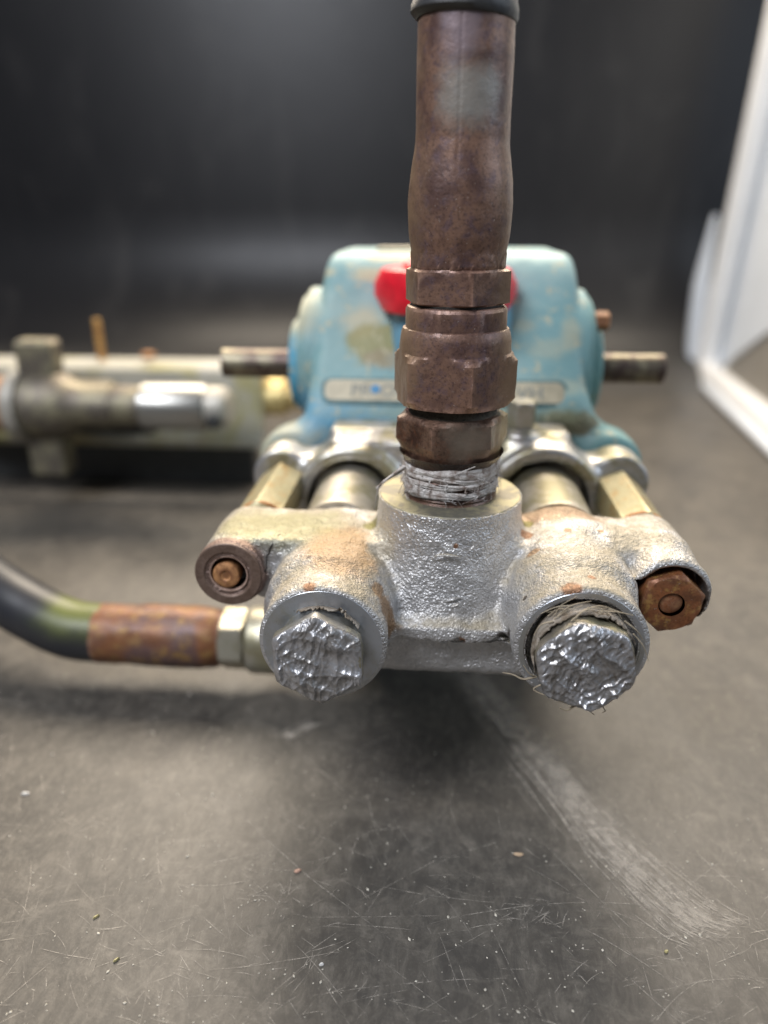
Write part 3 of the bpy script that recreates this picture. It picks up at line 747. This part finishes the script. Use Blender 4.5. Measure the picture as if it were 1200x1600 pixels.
# --- right lug: rusted hex nut and stud
mbn = MB().add(*hexnut((4.62, 14.84, 6.08), (0, -1, 0), .71, 0, .95, R(76), ch=.07, hole=.27, jit=.03, rnd=.03, sub=.06, n=96))
nut = mbn.obj('hex_nut', RUSTX, pump, sharp=28)
V, F = lathe([(.262, 0), (.262, .48), (.24, .53), (.15, .56), (0, .565)], (4.62, 14.50, 6.08), (0, -1, 0), 40, jit=.02, caps=False); mesh_obj('stud', V, F, RUSTX, nut)
V, F = lathe([(.75, -.02), (.75, .04), (.2, .05)], (4.62, 14.86, 6.08), (0, -1, 0), 48, caps=False); mesh_obj('washer', V, F, RUSTX, pump)

# --- hexagonal spacers between crankcase and manifold
for sx in (-1, 1):
    V, F = hexnut((4.65 * sx, 19.75, 6.42), (0, -1, 0), .66, 0, 3.2, R(95 if sx < 0 else 80), ch=.08, sub=.4)
    o = mesh_obj('hex_spacer', V, F, BRASS, pump, sharp=28)
    V, F = lathe([(.62, 0), (.64, .05), (.62, .1)], (4.62 * sx, 16.72, 6.42), (0, -1, 0), 40); mesh_obj('spacer_washer', V, F, RUSTO, pump)
o = None

# --- plunger barrels
for x0, z0 in ((-2.68, 6.05), (2.66, 6.15)):
    V, F = lathe([(1.03, 0), (1.03, 2.9)], (x0, 19.6, z0), (0, -1, 0), 72); mesh_obj('plunger_barrel', V, F, BARREL, pump)

# --- silver retainer flange in front of the crankcase
def f_flange(p):
    x, y, z = p
    d = smin(scyl(p, 1, (-2.68, 6.05), 1.58, 19.3, 21.4, .14), scyl(p, 1, (2.66, 6.15), 1.60, 19.3, 21.4, .14), .3)
    d = smin(d, sbox(p, (-3.3, 19.7, 4.6), (3.3, 21.6, 7.75), .2), .35)
    d = smin(d, scyl(p, 1, (-4.75, 6.55), .84, 19.8, 20.9, .12), .4)
    d = smin(d, scyl(p, 1, (4.75, 6.6), .84, 19.8, 20.9, .12), .4)
    d = smin(d, sbox(p, (-4.6, 19.9, 5.9), (4.6, 20.9, 7.1), .2), .35)
    d = smin(d, scyl(p, 2, (2.0, 20.35), .62, 7.0, 7.98, .08), .15)
    d = smin(d, sbox(p, (-3.4, 20.3, 5.0), (3.4, 21.9, 7.9), .15), .2)
    d = smax(d, -scyl(p, 1, (-2.68, 6.05), 1.24, 18.5, 20.3, .05), .04)
    d = smax(d, -scyl(p, 1, (2.66, 6.15), 1.24, 18.5, 20.3, .05), .04)
    return d + vnoise(p, 2.2, 9) * .02
V, F = surface(f_flange, (-6, 19.0, 4), (6, 22.2, 8.3), .075)
fln = mesh_obj('retainer_flange', V, F, mat_machined('smooth_cast_aluminium', (0.56, 0.55, 0.54, 1), .36, warmth=.8, scratch=.25), pump, sharp=45)
V, F = hexnut((2.0, 20.35, 7.95), (0, 0, 1), .42, .12, .85, R(10), ch=.06); mb = MB().add(V, F); mb.add(*lathe([(0, .0), (.52, 0), (.54, .06), (.52, .12), (0, .12)], (2.0, 20.35, 7.95), (0, 0, 1), 40, caps=False))
mb.obj('vent_bolt', STEEL, pump, sharp=28)

# --- crankcase
def f_case(p):
    x, y, z = p
    def pl(ny, nz, y0, z0):
        L = math.hypot(ny, nz); return ((y - y0) * ny + (z - z0) * nz) / L
    d = pl(-4.25, 3.15, 21.35, 8.05)                 # sloped front
    d = smax(d, z - 12.45, .7)
    d = smax(d, 21.35 - y, .35)
    d = smax(d, y - 29.2, .5)
    d = smax(d, 2.4 - z, .4)
    d = smax(d, pl(-1, -.9, 22.4, 4.4), .5)
    hw = 4.22 - np.clip((z - 8) / 4.5, -1, 1) * .22 - np.clip((y - 22) / 6, 0, 1) * .15
    d = smax(d, np.abs(x + .1) - hw, .5)
    d = smin(d, sbox(p, (-4.9, 23.5, .9), (4.9, 29, 2.9), .3), .5)
    d = smin(d, scyl(p, 1, (4.75, 6.75), .9, 20.95, 22.2, .15), .5)   # front foot lugs
    d = smin(d, scyl(p, 1, (-4.75, 6.7), .9, 20.95, 22.0, .15), .5)
    d = smin(d, scap(p, (3.6, 22.0, 8.0), (4.75, 21.5, 6.8), .55), .5)
    d = smin(d, scap(p, (-3.6, 22.0, 7.6), (-4.75, 21.5, 6.7), .5), .5)
    for s_, x0, x1, x2 in ((-1, 3.5, 4.62, 4.80), (1, 3.4, 4.28, 4.45)):
        d = smin(d, scyl(p, 0, (25.0, 9.05), 2.3, *sorted((s_ * x0, s_ * x1)), .15), .05)
        d = smin(d, scyl(p, 0, (25.0, 9.05), 2.05, *sorted((s_ * x0, s_ * x2)), .08), .02)
    return d + vnoise(p, 1.2, 2) * .03
V, F = surface(f_case, (-5.9, 20.6, .5), (5.9, 29.8, 13), .095)
case = mesh_obj('crankcase', V, F, TEAL, pump, sharp=45)
for s, x0 in ((-1, -4.8), (1, 4.42)):
    V, F = lathe([(0, -.2), (1.5, -.2), (1.5, .22), (1.4, .34), (1.0, .38), (.6, .4)], (x0, 24.8, 8.9), (s, 0, 0), 72, caps=False)
    F = F if True else F
    mesh_obj('bearing_cover', V, F, TEAL, case)
V, F = lathe([(0, 0), (.47, 0), (.47, 12.1), (.47, 14.4), (.42, 14.45), (0, 14.45)], (-7.55, 24.5, 8.93), (1, 0, 0), 48, caps=False)
mesh_obj('crankshaft', V, F, SHAFT, pump)
V, F = hexnut((4.44, 23.9, 10.5), (1, 0, 0), .30, 0, .42, .3, ch=.05); mesh_obj('cover_bolt', V, F, RUSTO, case)
for zz_, yy_ in ((7.0, 23.2), (6.9, 26), (10.2, 26.1)):
    V, F = hexnut((4.4, yy_, zz_), (1, 0, 0), .28, 0, .3, .3, ch=.05); mesh_obj('cover_bolt', V, F, RUSTO, case)

# rails below the crankcase, on the floor
for sx in (-1, 1):
    V, F = rbox((sx * 3.9, 26.2, .55), (.6, 3.0, .55), .08); mesh_obj('mounting_rail', V, F, RUSTB, pump)

# oil filler: neck and red cap
V, F = lathe([(0, 0), (1.86, 0), (1.84, 1.4), (1.80, 2.2), (0, 2.2)], (0.0, 23.35, 8.95), (0, 0, 1), 64, caps=False); nk = mesh_obj('filler_neck', V, F, mat_simple('blue_paint', (0.16, 0.36, 0.50, 1), .45, 0, .3, .3), case)
def lob(t, r, h): return r * (1 + .07 * math.cos(6 * t)) if r > .3 else r
V, F = lathe([(0, 0), (1.55, 0), (2.0, .08), (2.22, .32), (2.24, .85), (2.05, 1.12), (1.5, 1.3), (.9, 1.33), (0, 1.33)], (0.0, 23.35, 10.9), (0, 0, 1), 96, R(12), lambda t, r, h: hexfn(2.26, 6, .05)(t, r * 1.0, h) if r > 1.9 else r, sub=.12, caps=False)
V, F = hexnut((-0.2, 23.2, 10.90), (0, 0, 1), 2.28, 0, 1.2, R(4), ch=.42, chb=.42, rnd=.14, n=96); cap_ = mesh_obj('oil_cap', V, F, RED, pump, sharp=None)
V, F = lathe([(1.5, 0), (1.5, .22), (1.3, .34), (0, .36)], (0.0, 23.2, 12.0), (0, 0, 1), 48, caps=False); mesh_obj('cap_crown', V, F, RED, cap_)

# name plate band on the slope + print
dirv = Vector((0, 3.15, 4.25)).normalized(); nrm = Vector((0, -4.25, 3.15)).normalized(); xv = Vector((1, 0, 0))
def slope_pt(x, s, h=0.): return Vector((x, 21.35, 8.05)) + dirv * s + nrm * h
def stadium(x0, x1, s0, s1, h0, h1, name, mat, parent, r=None, yflat=None):
    r = r or (s1 - s0) / 2 * .7; V = []; pts = []
    for cx, cy, a0 in ((x1 - r, s1 - r, 0), (x0 + r, s1 - r, 90), (x0 + r, s0 + r, 180), (x1 - r, s0 + r, 270)):
        for k in range(6): a = R(a0 + 90 * k / 5); pts.append((cx + r * math.cos(a), cy + r * math.sin(a)))
    n = len(pts)
    for h in (h0, h1): V += [slope_pt(a, b, h) for a, b in pts]
    F = [(i, (i + 1) % n, n + (i + 1) % n, n + i) for i in range(n)] + [tuple(n + i for i in range(n))]
    return mesh_obj(name, V, F, mat, parent, sharp=30)
np_ = stadium(-3.72, 3.36, .42, 1.08, -.1, .10, 'name_plate', LABEL, case)
stadium(-3.84, 3.48, .33, 1.17, -.1, .06, 'name_plate_rim', mat_simple('deep_teal_rim', (0.10, 0.21, 0.22, 1), .5, 0, .3, .2), case)
def text_part(s, size, x, ss, mat, parent, name='lettering', ext=.01, wdt=1.):
    cu = bpy.data.curves.new('t', 'FONT'); cu.body = s; cu.size = size; cu.align_x = 'LEFT'; cu.extrude = 0
    ob = bpy.data.objects.new('t', cu); C.objects.link(ob)
    me = bpy.data.meshes.new_from_object(ob.evaluated_get(bpy.context.evaluated_depsgraph_get()))
    V = [slope_pt(x + v.co.x * wdt, ss + v.co.y, .112) for v in me.vertices]; F = [tuple(p.vertices) for p in me.polygons]
    bpy.data.objects.remove(ob); bpy.data.curves.remove(cu); bpy.data.meshes.remove(me)
    return mesh_obj(name, V, F, mat, parent, smooth=False)
text_part('PR', .56, -2.95, .55, INK, np_); text_part('OXCI', .56, -2.05, .55, INK, np_); text_part('VH', .56, 1.95, .55, INK, np_, wdt=1.1)
V, F = lathe([(.0, .03), (.13, .03), (.15, 0)], slope_pt(-2.2, .78, .10), nrm, 24, caps=False); mesh_obj('blue_dot', V, F, BLUEDOT, np_)
# small cream label at the top edge
V, F = rbox((-1.5, 26.4, 12.50), (1.0, .55, .05), .03); mesh_obj('top_label', V, F, LABEL, case)

# ================================================================== UPRIGHT HOSE
hose = thing('upright_hose', 'upright rust-brown hose fitting screwed into the top of the silver manifold', 'hose', HB)
ax_ = (0, 0, 1); O = (0, 15.68, 0)
def hrot(deg): return R(-90 + deg)       # vertex angle measured from the camera side, towards +x
# adapter shank with thread
prof = []
z = 7.74
prof.append((0, z)); 
while z < 8.95:
    prof += [(1.0, z), (1.03, z + .05)]; z += .10
prof += [(1.0, 8.75), (0, 8.75)]
prof = [(0, 7.74)] + [(1.0 + (.028 if i % 2 else 0), 7.74 + i * .05) for i in range(21)] + [(0, 8.76)]
V, F = lathe(prof, O, ax_, 64, caps=False, jit=.01)
ad = mesh_obj('threaded_shank', V, F, RUSTA, hose)
prof = [(0, 8.62), (.98, 8.62), (1.04, 8.66), (1.12, 8.78)]
V, F = lathe([(.9, 8.42), (1.03, 8.44), (1.05, 8.64), (1.14, 8.80)], O, ax_, 64, caps=False, jit=.012); mesh_obj('shank_collar', V, F, mat_simple('wet_black_rust', (0.03, 0.014, 0.010, 1), .14, .2, .5, .5, scale=4), hose)
V, F = hexnut(O, ax_, 1.23, 8.74, 9.66, hrot(-20), ch=.10, chb=.34, rnd=.02, jit=.022, n=96, sub=.08); anut = mesh_obj('adapter_hex', V, F, RUSTA, hose, sharp=26)
V, F = lathe([(.98, 9.6), (.93, 9.7), (.88, 9.85), (.8, 10.2)], O, ax_, 64, jit=.03, sub=.08); mesh_obj('dirty_neck', V, F, mat_rust('grimy_neck', (0.06, 0.05, 0.035, 1), (0.10, 0.085, 0.06, 1), (0.03, 0.022, 0.018, 1), HB, 0, .8, scale=2), hose)
# swivel nut: hex below, tapered collar above
prof = [(.8, 9.86), (1.10, 9.86), (1.2, 9.89), (1.34, 10.03)] + [(1.34, 10.03 + .072 * i) for i in range(1, 11)] + [(1.33, 10.82), (1.22, 10.92), (1.17, 10.96), (1.165, 11.0), (1.155, 11.18), (1.13, 11.34), (1.095, 11.42), (1.075, 11.44), (1.07, 11.48), (1.055, 11.79), (1.02, 11.85), (.98, 11.87), (.9, 11.87)]
hf = hexfn(1.34, 6, .02)
def swf(t, r, h):
    q = hf(t, r, h)
    if h > 11.43:                          # shallow flats pressed into the collar
        tt = ((t - R(10)) % R(45)) - R(22.5); q = min(q, 1.0 + .035 * min(1, abs(tt) / R(18)) ** 6 + (1.055 - 1.0)) if abs(tt) < R(19) else q
        if abs(tt) < R(18.5): q -= .014
    return q
V, F = lathe(prof, O, ax_, 144, hrot(15), swf, jit=.018, caps=False); mesh_obj('swivel_nut', V, F, RUSTB, hose, sharp=26)
V, F = lathe([(.94, 11.8), (.94, 12.0)], O, ax_, 64); mesh_obj('neck_gap', V, F, DARK, hose)  # black ring paints the shade between nut and collar
V, F = hexnut(O, ax_, 1.10, 11.90, 12.60, hrot(15), ch=.05, chb=.05, rnd=.02, jit=.014, n=96, sub=.1); mesh_obj('hex_collar', V, F, RUSTB, hose, sharp=26)
# crimped ferrule
prof = [(.9, 12.58), (.93, 12.60), (.93, 12.74), (.945, 12.92), (.99, 13.16), (1.012, 13.5), (1.018, 13.8), (1.00, 14.1), (.96, 14.38), (.915, 14.65), (.89, 14.85), (.882, 15.2), (.885, 15.7), (.885, 16.2), (.878, 16.55), (.874, 16.78), (.868, 16.82), (.83, 16.83), (.8, 16.6)]
q = [Vector((a, b, 0)) for a, b in prof]
def ferf(t, r, h):
    if h < 12.95:                           # die marks at the foot
        tt = ((t - R(8)) % R(48)) - R(24); e = (tt / R(19)) ** 2 + ((h - 12.62) / .26) ** 2
        if e < 1: r += .018
        elif e < 1.25: r -= .01
    # long flats left by the crimping dies
    a = ((t + R(6)) % R(45)) - R(22.5)
    k = 1 if h > 14.7 else max(0, (h - 14.2) / .5)
    if abs(a) > R(20.5): r -= .012 * k * (1 - (R(22.5) - abs(a)) / R(2))
    return r
V, F = lathe(prof, O, ax_, 180, hrot(0), ferf, jit=.008, sub=.05, caps=False); mesh_obj('ferrule', V, F, RUSTB, hose, sharp=60)
# rubber hose above, its skin lifted at the left
def rub(t, r, h):
    k = math.exp(-((h - 16.93) / .13) ** 2); s = .5 - .5 * math.cos(t)      # larger on -x
    return r + k * .10 * s
mb = MB()
prof = [(.86, 16.78), (.90, 16.80), (.925, 16.88), (.92, 17.0), (.89, 17.12), (.87, 17.4), (.87, 21.0), (0, 21.0)]
V, F = lathe(prof, O, ax_, 96, R(0), rub, sub=.08, caps=False)
V = [Vector((v[0], v[1], v[2] + (v[0] * -.06 if v[2] < 17.5 else 0))) for v in V]
mesh_obj('hose_tube', V, F, RUBBER, hose)

# thread tape wound round the shank, with frayed strands
rt = random.Random(9); mb = MB()
for k in range(46):
    z0 = rt.uniform(7.98, 8.58); a0 = rt.uniform(0, 6.28); L = rt.uniform(.8, 3.6); sl = rt.gauss(0, .05); rr = 1.045 + rt.uniform(-.006, .022); n = int(L * 12) + 3
    V = []; F = []; wd = rt.uniform(.018, .085)
    for i in range(n + 1):
        a = a0 + L * i / n; zc = z0 + sl * L * i / n + .02 * math.sin(a * 5 + k) + .02 * mnoise.noise(Vector((a * 3, k, 0))); ww = wd * math.sin(math.pi * (i + .4) / (n + .8)) + .003
        for s, dr in ((-1, -.008), (-.4, .012), (.4, .014), (1, -.008)):
            V.append((math.cos(a) * (rr + dr), 15.68 + math.sin(a) * (rr + dr), zc + ww * s))
    for i in range(n):
        for q in range(3): b = i * 4 + q; F.append((b, b + 4, b + 5, b + 1))
    mb.add(V, F)
tp = mb.obj('thread_tape', TAPE, hose, sharp=None)
sp_ = []
for k in range(70):
    a = rt.uniform(-3.2, .1); z0 = rt.uniform(7.95, 8.55); u = Vector((math.cos(a), math.sin(a), 0)); tn = Vector((-math.sin(a), math.cos(a), 0))
    p = u * 1.06 + Vector((0, 0, z0)); L = rt.uniform(.08, .30)
    sp_.append(([p, p + u * rt.uniform(.01, .06) + tn * rt.gauss(0, .5) * L + Vector((0, 0, rt.gauss(-.2, .5) * L)), p + u * rt.uniform(.02, .1) + tn * rt.gauss(0, 1) * L + Vector((0, 0, rt.gauss(-.4, .8) * L))], rt.uniform(.005, .012)))
sp_ += [([(-1.0, -.45, 8.52), (-1.2, -.5, 8.38), (-1.45, -.52, 8.18), (-1.62, -.55, 8.02)], .035), ([(-1.02, -.4, 8.45), (-1.25, -.48, 8.30), (-1.5, -.5, 8.13)], .04), ([(-1.58, -.55, 8.05), (-1.62, -.58, 7.8), (-1.66, -.6, 7.5)], .010)]
fibres('frayed_strand', (0, 15.68, 0), sp_, TAPE, tp)

# ================================================================== LOWER HOSE (left)
IB = (-5.0, 19.0, 0.0)
low = thing('floor_hose', 'black hose with rusty orange ferrule running left from the manifold along the floor', 'hose', (-9, 19, 0))
zc = 1.62
FERR = mat_rust('orange_brown_ferrule', (0.25, 0.105, 0.045, 1), (0.15, 0.09, 0.085, 1), (0.40, 0.24, 0.075, 1), (-9, 19, 0), .2, .45, scale=.7)
prof = [(.7, 0), (.88, .02), (.91, .1), (.91, 1.2), (.94, 1.6), (.95, 2.4), (.93, 3.3), (.90, 3.65), (.80, 3.95), (.7, 4.0)]
V, F = lathe(prof, (-10.55, 19.0, zc), (1, 0, 0), 72, sub=.12, jit=.03); mesh_obj('ferrule', V, F, FERR, low)
NUTS = mat_machined('pale_nut_steel', (0.52, 0.49, 0.40, 1), .38, off=(-9, 19, 0), warmth=.7)
V, F = hexnut((-6.62, 19.0, zc), (1, 0, 0), .95, 0, .78, R(12), ch=.06); mesh_obj('hex_nut', V, F, NUTS, low, sharp=28)
V, F = lathe([(.7, 0), (.98, .02), (1.02, .1), (1.02, 1.0), (.9, 1.1), (.9, 3.6), (0, 3.6)], (-5.78, 19.0, zc), (1, 0, 0), 64, caps=False); mesh_obj('adapter', V, F, NUTS, low)
path = spline([(-10.4, 19.0, zc), (-11.4, 19.05, zc + .06), (-12.6, 19.4, zc + .3), (-14.0, 20.0, zc + .65), (-16.5, 21.6, 2.6), (-20.5, 25.0, 2.2), (-26, 31, 1.1)], 10)
HOSEB = NT('mossy_black_hose', (-9, 19, 0))
g_ = HOSEB.math('MULTIPLY', HOSEB.upz(-.1, .9), HOSEB.spot((-11.0, 19, 2.4), (.9, 1.5, .9), .8, .9, 1.6))
c_ = HOSEB.mix(HOSEB.noise(1.2, 4), (0.012, 0.014, 0.022, 1), (0.035, 0.035, 0.035, 1))
HOSEB.set(Base_Color=HOSEB.mix(HOSEB.math('MULTIPLY', g_, .85), c_, (0.15, 0.17, 0.035, 1)), Roughness=.42)
V, F = tube(path, .90, 40); mesh_obj('hose_tube', V, F, HOSEB, low, sharp=60)
# elbow going up into the manifold, hidden under it
V, F = tube(spline([(-2.6, 19.0, zc), (-2.2, 18.4, 2.0), (-1.9, 17.2, 3.2), (-1.8, 16.2, 4.3)], 6), .55, 20); mesh_obj('elbow', V, F, NUTS, low)

# ================================================================== CHANNEL + REGULATOR (background left)
CH = NT('stained_cream_steel', (-18, 38, 0))
c_ = CH.mix(CH.step(CH.noise(.35, 5, .6), .35, .65), (0.48, 0.46, 0.38, 1), (0.58, 0.56, 0.50, 1))
c_ = CH.mix(CH.math('MULTIPLY', CH.step(CH.noise(.22, 5, .7, .8), .50, .62), .7), c_, (0.42, 0.38, 0.13, 1))
for c, r in (((-19.3, 36, 6.6), (.5, 1, .8)), ((-13.4, 36, 4.0), (.6, 1, .8)), ((-16.8, 36, 5.8), (.25, 1, .9)), ((-10.2, 36, 3.6), (.8, 1, .9)), ((-17.3, 36, 2.9), (2.2, 1, .5))):
    c_ = CH.mix(CH.math('MULTIPLY', CH.spot(c, r, .5, .6, 1.), .75), c_, (0.36, 0.27, 0.07, 1))
CH.set(Base_Color=c_, Roughness=.42, Metallic=.25)
chn = thing('steel_channel', 'long cream painted steel channel with yellow stains at the left behind the pump', 'channel', (-20, 37, 0))
V, F = rbox((-20.3, 36.2, 4.5), (11.1, .12, 1.85), .05); mesh_obj('web_plate', V, F, CH, chn)
V, F = rbox((-20.3, 37.6, 6.28), (11.1, 1.28, .12), .05); mesh_obj('top_lip', V, F, CH, chn)
V, F = rbox((-20.3, 35.9, 2.66), (11.1, .45, .16), .06); mesh_obj('bottom_lip', V, F, CH, chn)
V, F = rbox((-20.6, 37.6, 1.27), (10.6, .7, 1.25), .1); mesh_obj('gap_shade_strip', V, F, RUBBER, chn)  # shade in the gap under the channel, put in as a black strip
# threaded rust rod standing behind
V, F = lathe([(.15 + (.05 if i % 2 else 0), 6.3 + i * .17) for i in range(14)], (-18.1, 38.0, 0), (0, 0, 1), 24, jit=.05)
o = mesh_obj('threaded_rod', V, F, mat_rust('amber_rust', (0.42, 0.20, 0.05, 1), (0.50, 0.28, 0.08, 1), (0.3, 0.14, 0.05, 1), (-20, 37, 0), .1, .6), chn)
V, F = hexnut((-15.4, 37.6, 6.62), (0, 0, 1), .4, 0, .28, 0); mesh_obj('bolt_head', V, F, RUSTO, chn)
# brass end fitting between channel and pump
V, F = lathe([(0, 0), (.8, 0), (.95, .2), (.95, 1.5), (.65, 1.7), (.65, 2.7), (0, 2.7)], (-9.7, 37.3, 4.75), (1, 0, 0), 40, caps=False)
br = mesh_obj('pipe_stub', V, F, mat_rust('golden_brass', (0.40, 0.27, 0.10, 1), (0.5, 0.38, 0.17, 1), (0.3, 0.2, 0.08, 1), (-20, 37, 0), .6, .45), chn)

REG = mat_machined('dusty_grey_metal', (0.20, 0.175, 0.145, 1), .55, off=(-18, 33, 0), warmth=.5)
REGP = mat_simple('pale_grey_ring', (0.50, 0.47, 0.41, 1), .45, .3, .25, .2)
CHROME = mat_simple('polished_sleeve', (0.42, 0.41, 0.38, 1), .34, .85, .1, .05)
reg = thing('regulator_valve', 'grey pressure valve with polished sleeve lying in front of the cream channel', 'valve', (-17, 33, 0))
RX0 = (0, 33, 5.22)
def rl(name, prof, mat, n=48, **k):
    V, F = lathe(prof, RX0, (1, 0, 0), n, caps=False, **k); return mesh_obj(name, V, F, mat, reg, sharp=35)
rl('valve_body', [(0, -19.6), (1.4, -19.6), (1.55, -19.4), (1.55, -18.0), (1.2, -17.4), (1.02, -17.0), (1.02, -15.4), (0, -15.4)], REG)
rl('pale_ring', [(0, -20.3), (1.5, -20.3), (1.68, -20.1), (1.68, -19.55), (0, -19.55)], REGP)
rl('neck', [(0, -15.4), (.95, -15.4), (.98, -15.1), (.9, -14.05), (0, -14.05)], REG)
rl('polished_sleeve', [(0, -14.1), (1.0, -14.05), (1.08, -13.95), (1.08, -11.12), (1.0, -11.0), (0, -11.0)], CHROME)
rl('end_ring', [(0, -11.0), (.86, -11.0), (.98, -10.9), (.98, -10.2), (.75, -9.95), (.2, -9.9), (0, -9.9)], REGP)
V, F = lathe([(0, 0), (.34, 0), (.34, .25), (.25, .34), (0, .36)], (-10.45, 32.1, 4.85), (0, -1, 0), 32, caps=False); mesh_obj('end_screw', V, F, RUBBER, reg)
rl('rusty_nut', [(0, -21.4), (1.0, -21.4), (1.25, -21.2), (1.25, -20.3), (0, -20.3)], RUSTO)
rl('inlet_stub', [(0, -24.5), (.82, -24.5), (.82, -21.35), (0, -21.35)], REGP)
V, F = rbox((-18.8, 33.1, 7.2), (.88, .6, 1.05), .15); mesh_obj('top_knob', V, F, REG, reg)
V, F = rbox((-18.95, 33.1, 3.0), (.85, .7, 1.2), .15); mesh_obj('lower_knob', V, F, REG, reg)
V, F = rbox((-17.6, 35.2, 5.0), (1.0, .9, .8), .1); mesh_obj('mount_block', V, F, REG, reg)
V, F = rbox((-15.9, 33.6, 4.3), (2.1, .5, .5), .1); mesh_obj('dark_lug', V, F, RUBBER, reg)
V, F = tube([(-21.8, 31.5, 6.3), (-20.3, 32.0, 7.1)], .09, 10); mesh_obj('split_pin', V, F, REGP, reg)

# ================================================================== WHITE PLASTIC PANEL (right)
WHT = mat_simple('white_plastic', (0.88, 0.88, 0.88, 1), .35, 0, .06, .05, scale=.3)
WHB = mat_simple('frosted_plastic', (0.80, 0.85, 0.92, 1), .3, 0, .08, .05, scale=.2)
GRY = mat_simple('dusty_inner_panel', (0.27, 0.25, 0.22, 1), .45, 0, .2, .1, scale=.2)
pn = thing('white_bin_side', 'white plastic bin side with raised rim standing at the right edge', 'bin', (22, 55, 0))
def vert(x, z): return x + z * .035
# rim: up the far corner, along the floor towards the camera
V, F = tube(spline([(24.4, 66.0, 40), (23.9, 66.0, 28), (23.35, 66.2, 14), (22.95, 66.4, 5), (22.9, 66.2, 1.6), (22.85, 64.8, .85), (22.4, 60, .8), (21.5, 50, .8), (20.6, 40, .8), (19.4, 26, .8)], 8), .95, 20)
mesh_obj('rim', V, F, WHT, pn, sharp=60)
V, F = tube(spline([(22.0, 67.4, 13.5), (21.75, 67.5, 8), (21.9, 67.4, 3), (22.2, 66.8, .9), (22.0, 64.5, .35), (21.4, 60, .32), (20.4, 50, .32), (19.4, 40, .32), (18.2, 26, .32)], 8), [.2 + .45 * min(1, i / 8) if i < 20 else max(.3, .65 - .03 * (i - 20)) for i in range(65)], 14)
mesh_obj('outer_flange', V, F, WHB, pn, sharp=60)
V = []; F = []
for k, (y, xb) in enumerate(((66.3, 23.3), (60, 22.9), (50, 22.0), (40, 21.1), (26, 19.9))):
    for z in (.5, 6, 14, 28, 42): V.append((xb + .4 + z * .04, y, z))
for j in range(4):
    for i in range(4): a = j * 5 + i; F.append((a, a + 5, a + 6, a + 1))
n0 = len(V); V += [(v[0] + .35, v[1], v[2]) for v in V]; F += [tuple(n0 + i for i in reversed(f)) for f in F]
F += [(0, 1, n0 + 1, n0), (1, 2, n0 + 2, n0 + 1), (2, 3, n0 + 3, n0 + 2), (3, 4, n0 + 4, n0 + 3)]
mesh_obj('side_sheet', V, F, WHB, pn)
V = [(23.4, 65, .9), (22.6, 60, .9), (21.7, 50, .9), (20.8, 40, .9), (19.6, 26, .9), (23.6, 64.8, 1.4), (23.0, 60, 3.4), (22.5, 50, 8.0), (22.1, 40, 13), (21.4, 26, 19)]
F = [(i, i + 1, i + 6, i + 5) for i in range(4)]
n0 = len(V); V += [(v[0] + .12, v[1], v[2]) for v in V]; F += [tuple(n0 + i for i in reversed(f)) for f in F] + [(5 + i, 6 + i, n0 + 6 + i, n0 + 5 + i) for i in range(4)]
mesh_obj('inner_flap', V, F, GRY, pn)
V, F = tube([(23.55, 64.8, 1.5), (22.9, 60, 3.5), (22.35, 50, 8.1), (21.95, 40, 13.1), (21.3, 26, 19.1)], .16, 10); mesh_obj('flap_bead', V, F, WHB, pn)
